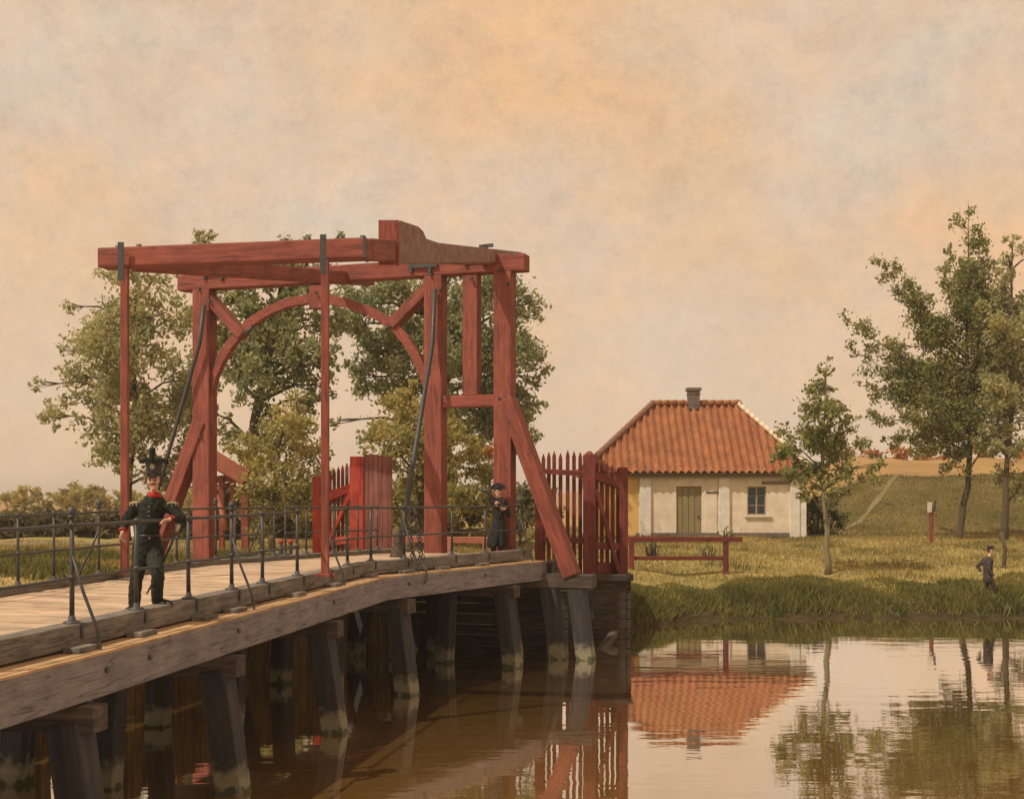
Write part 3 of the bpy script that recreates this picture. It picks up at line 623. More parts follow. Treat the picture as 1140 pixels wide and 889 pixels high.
sw = MB(); fbox(hX0, hX0+.3, hz, ez, hY0+.33, hY1-hY0-.3, sw); fbox(hX1-.3, hX1, hz, ez, hY0+.3, hY1-hY0-.3, sw); fbox(hX0+.3, hX1-.3, hz, ez, hY1-.3, .3, sw); sw.build('wall', 'white', ho)
for a_, b_ in ((712, 724.5), (800, 812), (879, 890)): wallp(fx(a_), fx(b_), 'white', y=hY0-.14, t=.2, nm='pilaster', bev=.02)
wallp(fx(890), fx(897.5), 'white', y=hY0-.08, t=.2, nm='pilaster', bev=.02)
wallp(fx(708), fx(899), 'chim', z0=hz, z1=hz+.24, y=hY0-.06, t=.1, nm='plinth')
wallp(fx(700), fx(899), 'fascia', z0=ez-.22, z1=ez+.06, y=hY0-.34, t=.06, nm='eaves_board')
d = MB(); fbox(dx0, dx1, hz+.1, dz1, hY0+.12, .06, d); do = d.build('door', 'door', ho)
for k in range(4):
    xx = dx0+(dx1-dx0)*(k+.5)/4; mb = MB(); fbox(xx-.15, xx+.15, hz+.12, dz1-.04, hY0+.09, .04, mb); mb.build('plank', 'door', do, .012)
MB().ball((dx1-.18, hY0+.04, hz+1.15), .06, n=8, m=6).build('handle', 'iron', do)
mb = MB(); fbox(fx(784), fx(798), fzz(593), fzz(546), hY0-.05, .06, mb); mb.build('shutter', 'plaster', ho, .01, 'pale closed shutter beside the door')
mb = MB(); fbox(fx(786), fx(800), fzz(548.5), fzz(547), hY0-.09, .06, mb); mb.build('shutter_strap', 'iron', ho)
mb = MB(); fbox(fx(848), fx(880), fzz(539), fzz(535.5), hY0-.06, .07, mb); mb.build('lintel_board', 'fascia', ho)
wi = MB(); fw_ = .07
fbox(wx0, wx1, wz0, wz0+fw_, hY0+.08, .1, wi); fbox(wx0, wx1, wz1-fw_, wz1, hY0+.08, .1, wi)
for xx in (wx0, (wx0+wx1)/2-.04, wx1-fw_): fbox(xx, xx+fw_+.01, wz0+fw_, wz1-fw_, hY0+.085, .09, wi)
for q in (1/3, 2/3): zq = wz0+(wz1-wz0)*q; fbox(wx0+fw_, wx1-fw_, zq-.02, zq+.02, hY0+.11, .05, wi)
wo_ = MB(); wfr = wi.build('window', 'frame', ho)
mb = MB(); fbox(wx0, wx1, wz0, wz1, hY0+.145, .02, mb); mb.build('pane', 'glass', wfr)
mb = MB(); fbox(wx0-.15, wx1+.25, wz0-.14, wz0-.02, hY0-.12, .24, mb); mb.build('sill', 'stone_pale', wfr, .01)
# corrugated pantile slopes
def slope(e0, e1, r0, r1, name):                      # eave from e0 to e1, ridge from r0 to r1 (lists of 3)
    e0, e1, r0, r1 = map(Vector, (e0, e1, r0, r1)); E = e1-e0; L = E.length; E.normalize()
    upv = ((r0+r1)/2-e0); upv = upv-E*upv.dot(E); H = upv.length; upv.normalize(); nrm = E.cross(upv).normalized()
    if nrm.z < 0: nrm = -nrm
    s0, s1 = (r0-e0).dot(E), (r1-e0).dot(E); per = .42; step = per/8; nu = int(L/step); rows = []; NV = 40
    V = []; Fs = []
    for i in range(nu+1):
        u = i*step
        tm = min(1, u/s0 if s0 > .01 else 1, (L-u)/(L-s1) if L-s1 > .01 else 1); tm = max(tm, .004)
        ph = (u/per) % 1; cor = .09*(math.sin(2*math.pi*ph)+.35*math.sin(4*math.pi*ph))
        for j in range(NV+1):
            t = tm*j/NV; hh = t*H; crs = (hh/.36) % 1
            kick = .55*max(0, .28-t)**1.5
            V.append(e0+E*u+upv*hh+nrm*(cor+.045*(1-crs)+kick))
    for i in range(nu):
        for j in range(NV): a_ = i*(NV+1)+j; Fs.append((a_, a_+NV+1, a_+NV+2, a_+1))
    mb = MB(); mb.add(V, Fs, True); return mb
ov = .45
c0, c1, c2, c3 = (hX0-ov, hY0-ov, ez), (hX1+ov, hY0-ov, ez), (hX1+ov, hY1+ov, ez), (hX0-ov, hY1+ov, ez)
r0, r1 = (rX0, rY, rz), (rX1, rY, rz)
ro = slope(c0, c1, r0, r1, 'roof')
for e_, f_, a_, b_ in ((c3, c0, r0, r0), (c1, c2, r1, r1), (c2, c3, r1, r0)):
    s2 = slope(e_, f_, a_, b_, 'roof'); ro.add(s2.v, s2.f, True)
ro.add([Vector(c)-Vector((0, 0, .08)) for c in (c0, c1, c2, c3)], [(0, 1, 2, 3)])
roof = ro.build('roof', 'tile', ho)
def caps(p, q, mat, r_=.17, lift=.12):
    mb = MB(); p, q = Vector(p), Vector(q); n = max(2, int((q-p).length/.42))
    for k in range(n):
        a_, b_ = p.lerp(q, k/n), p.lerp(q, (k+1.08)/n); mb.tube([a_+Vector((0, 0, lift)), b_+Vector((0, 0, lift+.03))], [r_, r_*1.1], 10)
    return mb.build('ridge_tiles', mat, roof)
caps(r0, r1, 'tile'); caps(c0, r0, 'ridge'); caps(c1, r1, 'mortar', .13); caps(c2, r1, 'ridge', .22)
cx = XA(772, 73.7); cb = MB(); cb.box((cx, rY, rz+.3), (.66, .66, 1.1)).box((cx, rY, rz+.92), (.84, .84, .18)).box((cx, rY, rz+.66), (.74, .74, .08)); cb.build('chimney', 'chim', roof, .02)

# ------------------------------------------------------------------ foliage
def leaves(C, S, n, size, flat=.55):
    """n leaf-shaped faces around the sub-clump centres C (k,3) with spreads S (k,)"""
    k = len(C); w_ = S**2; w_ = w_/w_.sum(); which = rng.choice(k, n, p=w_)
    p = C[which]+rng.normal(size=(n, 3))*(S[which]*.55)[:, None]*np.array([1, 1, .85])
    a = rng.normal(size=(n, 3)); a /= np.linalg.norm(a, axis=1)[:, None]
    b_ = rng.normal(size=(n, 3)); b_ -= (b_*a).sum(1)[:, None]*a; b_ /= np.linalg.norm(b_, axis=1)[:, None]
    s = size*rng.uniform(.6, 1.35, n)[:, None]
    V = np.stack([p-a*s*.6, p+b_*s*flat*.6+a*s*.05, p+a*s*.65, p-b_*s*flat*.6+a*s*.05], 1).reshape(-1, 3)
    return V, np.arange(4*n).reshape(-1, 4)
def subclumps(c, r, n, k=.42):
    d = rng.normal(size=(n, 3)); d /= np.linalg.norm(d, axis=1)[:, None]
    rad = r*(rng.uniform(0, 1, n)**.45)
    return np.array(c)+d*rad[:, None]*np.array([1, 1, .9]), r*k*rng.uniform(.45, 1.1, n)
def tree(name, label, cat, Y, trunk, r0, clumps, leaf, mat, dens=1.0, bark='bark', sprays=(), group=None, sub=7, depth=.55, k=.42):
    """trunk: list of (px,py[,dy]); clumps: (px,py,r_px); sprays: (x0,y0,x1,y1,r_px) feathery boughs"""
    base = P(trunk[0][0], trunk[0][1], Y); gz_ = float(ground(base.x, base.y)); base.z = gz_-.15
    t = thing(name, (base.x, base.y, gz_), label, cat, group); sc_ = Y/F
    tp = [base]+[P(q[0], q[1], Y) for q in trunk[1:]]
    mb = MB(); n = len(tp); fine = []
    for i in range(n-1):
        for s_ in (0, .33, .66): fine.append(tp[i].lerp(tp[i+1], s_)+Vector((random.uniform(-.05, .05), random.uniform(-.05, .05), 0))*(i+s_ > 0))
    fine.append(tp[-1]); m_ = len(fine)
    mb.tube(fine, [r0*(1.25 if i == 0 else 1)*(1-.72*i/(m_-1)) for i in range(m_)], 9)
    Cs, Ss = [], []
    extent = max([abs(c[0]-trunk[-1][0]) for c in clumps]+[30])
    for (px, py, rp) in clumps:
        dy = random.uniform(-1, 1)*depth*extent*sc_
        c = P(px, py, Y); c.y += dy; r_ = rp*sc_
        cc, ss = subclumps(c, r_, max(3, int(sub*1.7*(rp/30)**1.2)+3), k); Cs.append(cc); Ss.append(ss)
        j = min(range(m_), key=lambda i: (fine[i]-c).length+max(0, fine[i].z-c.z+.6)*3+(m_-i)*.02)
        a_ = fine[j]; mid = a_.lerp(c, .55)+Vector((0, 0, .12*(c-a_).length)); rb = r0*.32
        mb.tube([a_, mid, c], [rb, rb*.6, rb*.2], 6)
        for q in cc[:4]: mb.tube([mid.lerp(c, .5), Vector(q)], [rb*.35, rb*.1], 5)
    for (x0, y0, x1, y1, rp) in sprays:
        a_, c = P(x0, y0, Y), P(x1, y1, Y); a_.y += random.uniform(-.4, .4); c.y += random.uniform(-1, 1)*2.2
        L = (c-a_).length; sag = Vector((0, 0, -.07*L)); pts = [a_.lerp(c, s_)+sag*4*s_*(1-s_) for s_ in (0, .25, .5, .75, 1)]
        mb.tube(pts, [r0*.32, r0*.26, r0*.18, r0*.1, r0*.04], 6)
        m2 = max(6, int(L/(rp*sc_)*2.6))
        for q in range(m2):
            s_ = .12+.88*(q+random.random()*.8)/m2; i_ = min(3, int(s_*4)); pt = pts[i_].lerp(pts[i_+1], s_*4-i_)
            rr = rp*sc_*(1.1-.75*s_); Cs.append(np.array([pt])+rng.normal(size=(1, 3))*rr*.45); Ss.append(np.array([rr*random.uniform(.5, .95)]))
    mb.build('trunk', bark, t)
    C = np.concatenate(Cs); S = np.concatenate(Ss)
    nl = int(dens*(S**2).sum()/(leaf**2)*22)
    V, Fq_ = leaves(C, S, nl, leaf); np_mesh('crown', V, Fq_, mat, t); return t
def bush(name, label, cat, Y, clumps, leaf, mat, dens=1.0, depth=1.0, thing_=True, kind=None, sub=8):
    Cs, Ss = [], []; sc_ = Y/F
    for (px, py, rp) in clumps:
        c = P(px, py, Y); c.y += random.uniform(-1, 1)*depth; c.z = max(c.z, float(ground(c.x, c.y))+.3*rp*sc_)
        cc, ss = subclumps(c, rp*sc_, sub); Cs.append(cc); Ss.append(ss)
    C = np.concatenate(Cs); S = np.concatenate(Ss); n = int(dens*(S**2).sum()/(leaf**2)*16)
    V, Fq_ = leaves(C, S, n, leaf)
    cz = C.mean(0); gz_ = float(ground(cz[0], cz[1]))
    if kind:
        o = np_mesh(name, V, Fq_, mat); o['kind'] = kind; o['label'] = label; o['category'] = cat; return o
    t = thing(name, (cz[0], cz[1], gz_), label, cat)
    st = MB()
    for q in C[::max(1, len(C)//14)]: st.tube([(cz[0]*.5+q[0]*.5, cz[1]*.5+q[1]*.5, float(ground(q[0], q[1]))-.1), tuple(q)], [.06, .015], 5)
    st.build('stems', 'bark', t); np_mesh('foliage', V, Fq_, mat, t); return t
tree('leafy_tree', 'pale olive loosely leafed tree left of the portal, behind the officer', 'tree', 62, [(140, 600), (142, 540), (150, 470), (150, 400), (150, 340)], .26,
     [(130, 335, 30), (172, 315, 28), (205, 350, 30), (100, 380, 32), (150, 395, 42), (70, 415, 22), (200, 420, 34), (108, 440, 34), (160, 470, 42), (65, 462, 18), (215, 470, 26), (95, 505, 20), (190, 525, 34), (130, 500, 24), (45, 430, 9), (85, 345, 12), (128, 365, 24), (180, 360, 26), (60, 440, 14), (140, 430, 30), (185, 450, 26), (118, 475, 22), (150, 510, 22), (70, 390, 12), (205, 300, 14), (125, 310, 14)], .21, 'leaf_olive', .62, sub=8)
tree('leafy_tree', 'dark leafy tree with a forked trunk seen through the portal arch', 'tree', 58, [(280, 606), (280, 540), (283, 470), (300, 400), (310, 340)], .34,
     [(290, 355, 36), (330, 345, 34), (258, 395, 32), (305, 405, 40), (345, 395, 30), (270, 430, 24), (335, 440, 22), (355, 322, 20), (252, 335, 26), (320, 300, 26), (352, 295, 20), (320, 272, 10), (344, 274, 12), (380, 270, 9), (240, 460, 14), (300, 450, 16), (290, 320, 24), (310, 375, 26), (250, 370, 20), (275, 395, 24), (325, 415, 22), (365, 360, 22), (372, 400, 20), (362, 430, 18), (300, 480, 22), (335, 475, 20), (262, 480, 18)], .2, 'leaf_mid', .75)
tree('leafy_tree', 'slim tall tree whose tip shows over the left of the front crossbeam', 'tree', 66, [(232, 600), (230, 450), (226, 300)], .22,
     [(219, 268, 13), (230, 258, 9), (224, 262, 12), (236, 272, 9), (228, 280, 14), (222, 300, 16), (230, 340, 20), (218, 320, 12), (235, 380, 20), (228, 430, 22)], .22, 'leaf_olive', .6)
tree('leafy_tree', 'broad dark green tree rising behind the right half of the portal', 'tree', 64, [(500, 600), (500, 520), (490, 440), (490, 360)], .36,
     [(398, 345, 32), (430, 375, 38), (470, 365, 40), (512, 345, 36), (552, 340, 32), (583, 345, 20), (598, 395, 20), (588, 440, 22), (560, 395, 36), (522, 405, 40), (572, 470, 26), (398, 420, 24), (540, 465, 32), (380, 470, 9), (400, 488, 10), (605, 455, 8), (440, 320, 26), (500, 310, 26), (430, 425, 28), (470, 430, 30), (410, 385, 24), (450, 395, 30), (495, 385, 30), (540, 375, 28), (575, 370, 24), (540, 430, 28), (505, 450, 28), (595, 360, 12), (600, 420, 14), (555, 320, 16), (580, 325, 12), (385, 365, 22), (388, 325, 18), (560, 440, 24), (530, 500, 20), (590, 485, 12), (420, 320, 20), (470, 325, 24), (560, 500, 16)], .2, 'leaf_mid', .75)
tree('leafy_tree', 'yellow green bushy tree behind the stay pole and plank gate', 'tree', 52, [(470, 612), (470, 560), (468, 480)], .22,
     [(440, 462, 30), (468, 480, 36), (432, 500, 28), (500, 490, 32), (480, 525, 34), (525, 520, 26), (455, 545, 26), (510, 550, 26), (455, 440, 18), (485, 450, 18), (415, 520, 18), (440, 560, 22), (408, 552, 20), (402, 578, 18), (540, 562, 18), (440, 584, 20), (490, 582, 22), (540, 588, 16), (420, 480, 16)], .17, 'leaf_yellow', .85)
tree('leafy_tree', 'light yellow green tree behind the front lifting rod, left of the plank gate', 'tree', 50, [(303, 612), (303, 560), (310, 500)], .15,
     [(320, 470, 26), (292, 500, 30), (338, 508, 26), (312, 530, 26), (275, 520, 20), (345, 545, 18), (330, 450, 16), (300, 465, 16), (310, 500, 24), (335, 530, 20), (290, 540, 20), (262, 500, 14), (345, 475, 16), (360, 560, 18), (300, 576, 22), (340, 580, 22), (268, 562, 20), (366, 530, 12)], .16, 'leaf_yellow', .6, 'bark_pale')
tree('leafy_tree', 'small slender tree standing in the grass right of the cottage', 'tree', 50, [(922, 634), (920, 590), (916, 545), (917, 480), (919, 420)], .13,
     [(900, 470, 16), (912, 490, 24), (945, 500, 20), (870, 510, 12), (925, 550, 16), (965, 535, 14), (880, 530, 14), (919, 408, 12), (917, 432, 18), (914, 458, 24), (890, 488, 24), (928, 490, 24), (880, 505, 16), (955, 498, 18), (908, 525, 22), (938, 528, 18), (975, 515, 12), (893, 548, 13), (952, 545, 10), (866, 497, 10), (925, 462, 16), (985, 518, 6), (945, 470, 12)], .15, 'leaf_right', .8, 'bark_pale', sub=6)
tree('feathery_tree', 'tall feathery tree with upswept boughs and a bent dark trunk on the right', 'tree', 68, [(1067, 597), (1070, 575), (1078, 540), (1080, 490), (1078, 430), (1076, 360), (1074, 290)], .21,
     [(1078, 370, 26), (1098, 430, 26), (1062, 415, 22), (1095, 470, 20), (1072, 310, 13), (1110, 400, 22), (1060, 460, 16), (1050, 380, 20), (1040, 420, 20), (1030, 450, 16), (1085, 340, 18), (1065, 345, 18), (1090, 500, 14), (1015, 400, 14), (1000, 385, 12), (1055, 490, 10), (1105, 350, 20), (1120, 440, 24)], .17, 'leaf_right', .72, 'bark',
     sprays=[(1078, 330, 1070, 228, 22), (1080, 350, 1060, 270, 16), (1078, 400, 976, 280, 18), (1078, 400, 996, 288, 17), (1079, 425, 945, 343, 22), (1079, 440, 948, 380, 22), (1080, 455, 985, 410, 23), (1079, 462, 955, 462, 18), (1079, 472, 975, 488, 18), (1080, 480, 1000, 505, 14), (1080, 488, 1040, 528, 12), (1079, 450, 960, 425, 18), (1078, 420, 1125, 330, 26), (1079, 460, 1150, 430, 26), (1078, 360, 1040, 300, 16), (1079, 445, 1010, 440, 18), (1078, 385, 1100, 270, 18), (1079, 478, 1120, 500, 18)])
tree('feathery_tree', 'greyish green tree at the right edge behind the upswept tree', 'tree', 66, [(1118, 600), (1120, 540), (1128, 450), (1126, 300)], .2,
     [(1105, 340, 20), (1115, 385, 24), (1100, 440, 24), (1125, 460, 26), (1105, 490, 20), (1120, 300, 16), (1140, 350, 26), (1145, 400, 26), (1126, 265, 11), (1122, 290, 12), (1118, 330, 20), (1110, 370, 22), (1130, 350, 24), (1120, 420, 24), (1135, 440, 26), (1128, 500, 22), (1112, 530, 14), (1140, 540, 20), (1115, 290, 9), (1140, 290, 16)], .18, 'leaf_olive', .8)
bush('shrub', 'dark bushy shrub against the right end of the cottage', 'shrub', 72, [(905, 575, 16), (918, 565, 16), (900, 560, 12), (930, 578, 12), (912, 585, 14)], .16, 'leaf_dark', 1.1, .6)
bush('shrub', 'rusty orange bush behind the right portal opening', 'shrub', 60, [(545, 505, 13), (552, 520, 13), (540, 530, 12), (558, 535, 12), (548, 550, 12)], .16, 'leaf_rust', .8, .6)
bush('hedge', 'grey green hedge on the bank seen between the portal posts', 'hedge', 56, [(455+k*17, 565+8*math.sin(k*2.1), 20) for k in range(10)]+[(460+k*18, 585, 16) for k in range(9)], .18, 'hedge', 1.0, .8)
bush('hedge', 'long clipped dark hedge across the field behind the officer', 'hedge', 66, [(-40+k*8, 579, 12) for k in range(33)]+[(-36+k*8, 592, 12) for k in range(33)], .24, 'hedge', 1.9, .5, sub=10)
bush('hedge', 'hazy grey green thicket beyond the far railing under the arch', 'hedge', 64, [(232+k*9, 562+6*math.sin(k*1.7), 22) for k in range(14)]+[(235+k*9, 590, 18) for k in range(14)], .2, 'hedge', 1.7, .8, sub=9)
bush('distant_wood', 'far yellowish wood along the left horizon', 'wood', 150, [(-60+k*8, 562-9*abs(math.sin(k*.63)), 14) for k in range(37)], .6, 'leaf_yellow', 2.0, 6, kind='stuff', sub=6)
bush('distant_wood', 'orange scrub beyond the rampart on the right', 'wood', 128, [(948+k*11, 509+2*math.sin(k*1.9), 11+2*math.sin(k*2.7)) for k in range(20)], .45, 'leaf_rust', 1.6, 3, kind='stuff', sub=6)
bush('distant_wood', 'far grey green wood on the horizon behind the bridge', 'wood', 190, [(225+k*13, 556-5*abs(math.sin(k*.8)), 15) for k in range(30)], .8, 'hedge', 1.8, 8, kind='stuff', sub=6)
for px, py, lab in ((788, 612, 'low leafy weed clump under the top rail of the red bank fence'), (726, 605, 'small weed tuft near the left end of the red bank fence'), (808, 594, 'small weed tuft against the cottage wall below the middle pilaster')):
    bush('weed_clump', lab, 'plant', 55 if py > 600 else 68, [(px-6, py, 5), (px+6, py, 5), (px, py-3, 5)], .12, 'leaf_mid', .8, .2, sub=4)
# grass
def blades(name, n, xr, yr, h, wd, mat, label, cond=None, lean=.35, zfun=None):
    X = rng.uniform(*xr, n*3); Y = rng.uniform(*yr, n*3)
    if cond is not None: k = cond(X, Y); X, Y = X[k], Y[k]
    X, Y = X[:n], Y[:n]; n = len(X); Z = ground(X, Y)-.03
    hh = (h(X, Y) if callable(h) else h)*rng.uniform(.5, 1.3, n); an = rng.uniform(0, 2*np.pi, n)
    lx, ly = rng.normal(size=n)*lean*hh, rng.normal(size=n)*lean*hh*.7; c, s = np.cos(an)*wd, np.sin(an)*wd
    V = np.stack([np.stack([X-c, Y-s, Z], 1), np.stack([X+c, Y+s, Z], 1), np.stack([X+lx*.5+c*.6, Y+ly*.5+s*.6, Z+hh*.6], 1), np.stack([X+lx, Y+ly, Z+hh], 1)], 1).reshape(-1, 3)
    o = np_mesh(name, V, np.arange(4*n).reshape(-1, 4), mat); o['kind'] = 'stuff'; o['label'] = label; o['category'] = 'grass'; return o
dsh = lambda X, Y: Y-shore(X)
patch = lambda X, Y, s, t: (np.sin(X*s+1.1*np.sin(Y*s*1.3))+np.sin(Y*s*1.7+X*s*.6)) > t
blades('bank_grass', 46000, (2.5, 28), (40, 51), lambda X, Y: (.30+.10*np.sin(X*.8)+.06*np.sin(X*2.9+Y))*(1-.55*sstep(1.2, 3.6, dsh(X, Y))), .022, 'grass_bank', 'dense green grass and reeds along the far bank', lambda X, Y: (dsh(X, Y) > .14+.06*np.sin(X*1.3)+.10*np.sin(X*6.7)+.07*np.sin(X*15.1)) & (dsh(X, Y) < 4.3+.7*np.sin(X*.7)+.5*np.sin(X*2.3)) & ~((np.abs(X-17.6) < .42) & (Y > 45.2) & (Y < 46.9)))
blades('meadow_grass', 50000, (2, 44), (46, 74), .17, .02, 'grass_dry', 'dry yellow meadow grass before the cottage', lambda X, Y: (dsh(X, Y) > 3.2) & (X < .6*Y) & ~((Y > 69.6) & (X > 3.6) & (X < 17)))
blades('meadow_grass', 9000, (4, 32), (48, 72), .24, .02, 'grass_bank', 'green grass tufts scattered over the meadow', lambda X, Y: patch(X, Y, .9, 1.0) & ~((Y > 69.6) & (X > 3.6) & (X < 17)))
blades('field_grass', 26000, (-26, 2), (34, 58), .2, .022, 'grass_dry', 'short yellow grass beyond the left side of the bridge', lambda X, Y: (dsh(X, Y) > .6) & (X > -.46*Y))
blades('field_grass', 16000, (-26, -8), (34, 46), .3, .024, 'grass_bank', 'green grass on the left bank beyond the railing', lambda X, Y: (dsh(X, Y) > .3) & patch(X, Y, .6, -.4) & (X > -.46*Y))
blades('rampart_turf', 26000, (16, 54), (72, 92), .16, .03, 'turf', 'rough turf on the rampart slope at the right', lambda X, Y: (X < .6*Y))
# paths
def ribbon(name, pts, w_, mat, lift=.012):
    mb = MB(); vs = []; n = 0; Q = []
    for i in range(len(pts)-1):
        for k in range(10): t = k/10; Q.append((pts[i][0]+(pts[i+1][0]-pts[i][0])*t, pts[i][1]+(pts[i+1][1]-pts[i][1])*t))
    for i, (x, y) in enumerate(Q):
        j = min(i+1, len(Q)-1); k = max(i-1, 0); dx, dy = Q[j][0]-Q[k][0], Q[j][1]-Q[k][1]; l = math.hypot(dx, dy); nx_, ny_ = -dy/l, dx/l
        for s_ in (-1, -.5, 0, .5, 1):
            ww = w_*(1+.15*math.sin(i*.7)); xx, yy = x+nx_*ww*s_/2, y+ny_*ww*s_/2; vs.append((xx, yy, float(ground(xx, yy))+lift+(.03 if abs(s_) < 1 else 0)))
    fs = [(i*5+k, i*5+k+1, i*5+k+6, i*5+k+5) for i in range(len(Q)-1) for k in range(4)]
    o = mb.add(vs, fs, True).build(name, mat); o['kind'] = 'structure'; return o
M['track'] = simple('worn_track', [(.15, .12, .05), (.22, .175, .085)], 1.5, .95, .3, .02)
M['dirt'] = simple('dirt_path', [(.20, .165, .095), (.28, .22, .13)], 1.5, .95, .3, .02)
ribbon('path', [(-1.3, 34.6), (-2.6, 38.5), (-4.5, 43), (-9, 50), (-18, 56), (-40, 62)], 3.4, 'dirt', .03)
ribbon('path', [(XA(925, 74), 74), (XA(950, 78), 78), (XA(978, 82), 82), (XA(1000, 87), 87)], .38, 'track', .02)
# ------------------------------------------------------------------ people
def hand(mb, w, d, side, r=.012, curl=(0, 0, -1), L=.085):
    """palm from wrist w along direction d, fingers bending towards curl, thumb to the side"""
    w, d, cu, sd_ = Vector(w), Vector(d).normalized(), Vector(curl).normalized(), Vector(side).normalized()
    k0 = w+d*.085
    for j in (-1, 0, 1): mb.cap(w+sd_*j*.016, k0+sd_*j*.026, .019, .017, 8)
    for j, ln in zip((-1.5, -.5, .5, 1.5), (.8, 1.0, .95, .72)):
        a_ = k0+sd_*j*.022; b_ = a_+(d*.8+cu*.45).normalized()*L*.5*ln; c_ = b_+(d*.25+cu).normalized()*L*.45*ln
        mb.cap(a_, b_, r, r*.9, 8); mb.cap(b_, c_, r*.9, r*.75, 8)
    a_ = w+d*.03+sd_*-.03; b_ = a_+(sd_*-1+d*.8).normalized()*.045; mb.cap(a_, b_, .014, .012, 8); mb.cap(b_, b_+(d+cu*.4).normalized()*.035, .012, .010, 8)
def head(mb, c, f, s=1.0):
    """head at c facing f"""
    c, f = Vector(c), Vector(f).normalized(); rt = f.cross(Vector((0, 0, 1))).normalized(); up = Vector((0, 0, 1))
    rot = Matrix((rt, f, up)).transposed()
    mb.ball(c+up*.025*s, .105*s, (.74, .93, 1.05), 16, 12, rot); mb.ball(c+f*.025*s-up*.055*s, .075*s, (.80, .85, .95), 14, 10, rot)
    mb.cap(c+f*.098*s+up*.02*s, c+f*.118*s-up*.022*s, .010*s, .016*s, 8); mb.cap(c+f*.085*s-rt*.02*s-up*.058*s, c+f*.085*s+rt*.02*s-up*.058*s, .011*s, .011*s, 8)
    mb.ball(c+f*.075*s-up*.10*s, .024*s, n=8, m=6)
    mb.cap(c+f*.086*s-rt*.045*s+up*.028*s, c+f*.086*s+rt*.045*s+up*.028*s, .012*s, .012*s, 8)
    for k in (-1, 1): mb.ball(c+rt*k*.082*s-up*.005*s, .03*s, (.35, .7, 1.1), 8, 6, rot); mb.ball(c+f*.06*s+rt*k*.045*s-up*.03*s, .028*s, n=8, m=6)
    return rot, rt, up
def face_bits(par, c, f, s=1.0, moustache=False):
    c, f = Vector(c), Vector(f).normalized(); rt = f.cross(Vector((0, 0, 1))).normalized(); up = Vector((0, 0, 1))
    for k in (-1, 1): MB().ball(c+f*.088*s+rt*k*.034*s+up*.008*s, .013*s, n=8, m=6).build('eye', 'eye', par)
    e = MB()
    for k in (-1, 1): e.cap(c+f*.096*s+rt*k*.018*s+up*.03*s, c+f*.088*s+rt*k*.055*s+up*.028*s, .006*s, .005*s, 6)
    e.build('eyebrows', 'hair', par)
    if moustache:
        mb = MB()
        for k in (-1, 1): mb.cap(c+f*.103*s-up*.036*s, c+f*.090*s+rt*k*.045*s-up*.046*s, .010*s, .005*s, 6)
        mb.build('moustache', 'hair', par)
# --- officer
oy = 17.25; ox = XA(163, oy); oz = kz(oy)-.125; OS = F/oy
def O(px, py, dy=0): y = oy+dy; return Vector((XA(px, oy), y, EYE+(HY-py)/F*oy))
of = thing('person', (ox, oy, oz), 'person in dark green uniform and tall plumed shako leaning on the near railing', 'person')
hc = O(172, 535, -.03); fdir = Vector((.10, -1, -.03))
b_ = MB(); rot, rt, up = head(b_, hc, fdir, 1.08)
b_.cap(O(172, 548, .02), O(171, 558, .03), .06, .075)
b_.cap(O(171, 563, .03), O(166, 585, .03), .15, .13); b_.cap(O(163, 597, .02), O(163, 612, .02), .14, .14)
b_.cap(O(152, 565, .03), O(188, 565, .03), .07, .07)
el, wl = O(137, 582, .06), O(138.5, 592, -.08); er, wr = O(203, 577, -.02), O(194, 577.5, -.22)
b_.cap(O(151, 564, .03), el, .06, .045); b_.cap(el, wl, .042, .03); b_.cap(O(188, 564, .02), er, .06, .045); b_.cap(er, wr, .042, .03)
hand(b_, wl, (.08, -.15, -1), (.4, 1, 0), .0115, (.6, .2, -.3)); hand(b_, wr, (-.75, -.45, -.15), (.4, -.75, .1), .0115, (-.2, -.2, -1))
kl, al = O(152, 645, -.03), O(148.5, 673, .05); kr, ar = O(182, 637, -.26), O(176, 666, .0)
b_.cap(O(158, 615, .02), kl, .095, .06); b_.cap(kl, al, .06, .04); b_.cap(O(169, 615, .02), kr, .095, .062); b_.cap(kr, ar, .06, .04)
b_.cap(al, O(147, 678, -.10), .036, .03); b_.cap(ar, O(184, 670.5, -.09), .036, .03)
bo = b_.remesh('body', 'skin', of, .009, 3)
face_bits(bo, hc, fdir, 1.08, True)
hr = MB(); 
for k in (-1, 1): hr.cap(hc+rt*k*.078+up*.05, hc+rt*k*.083-up*.05+Vector(fdir)*.01, .028, .016, 8)
hr.ball(hc-Vector(fdir)*.035+up*.05, .105, (.86, .9, .95), 14, 10, rot); hr.remesh('hair', 'hair', bo, .012, 2)
co = MB()
co.cap(O(170, 563, .03), O(166, 580, .02), .18, .165); co.cap(O(166, 580, .02), O(163, 597, .02), .165, .145); co.cap(O(152, 564.5, .03), O(189, 564.5, .03), .085, .085)
co.cap(O(160, 600, .02), O(155, 622, .05), .14, .12); co.cap(O(167, 600, .03), O(172, 622, .06), .14, .12); co.cap(O(162, 603, -.05), O(163, 620, -.04), .11, .10)
co.cap(O(151, 564, .03), el, .085, .068); co.cap(el, el.lerp(wl, .75), .065, .052); co.cap(O(189, 564, .02), er, .085, .068); co.cap(er, er.lerp(wr, .8), .065, .052)
jk = co.remesh('tailcoat', 'coat_green', of, .012, 4, folds=.013)
tr = MB(); tr.cap(O(159, 612, .02), O(168, 612, .02), .13, .13); tr.cap(O(158, 615, .02), kl, .122, .088); tr.cap(kl, O(148.5, 674, .05), .088, .082); tr.cap(O(169, 615, .02), kr, .122, .09); tr.cap(kr, O(175, 667.5, -.02), .088, .08)
tr.remesh('trousers', 'trouser', of, .012, 3, folds=.013)
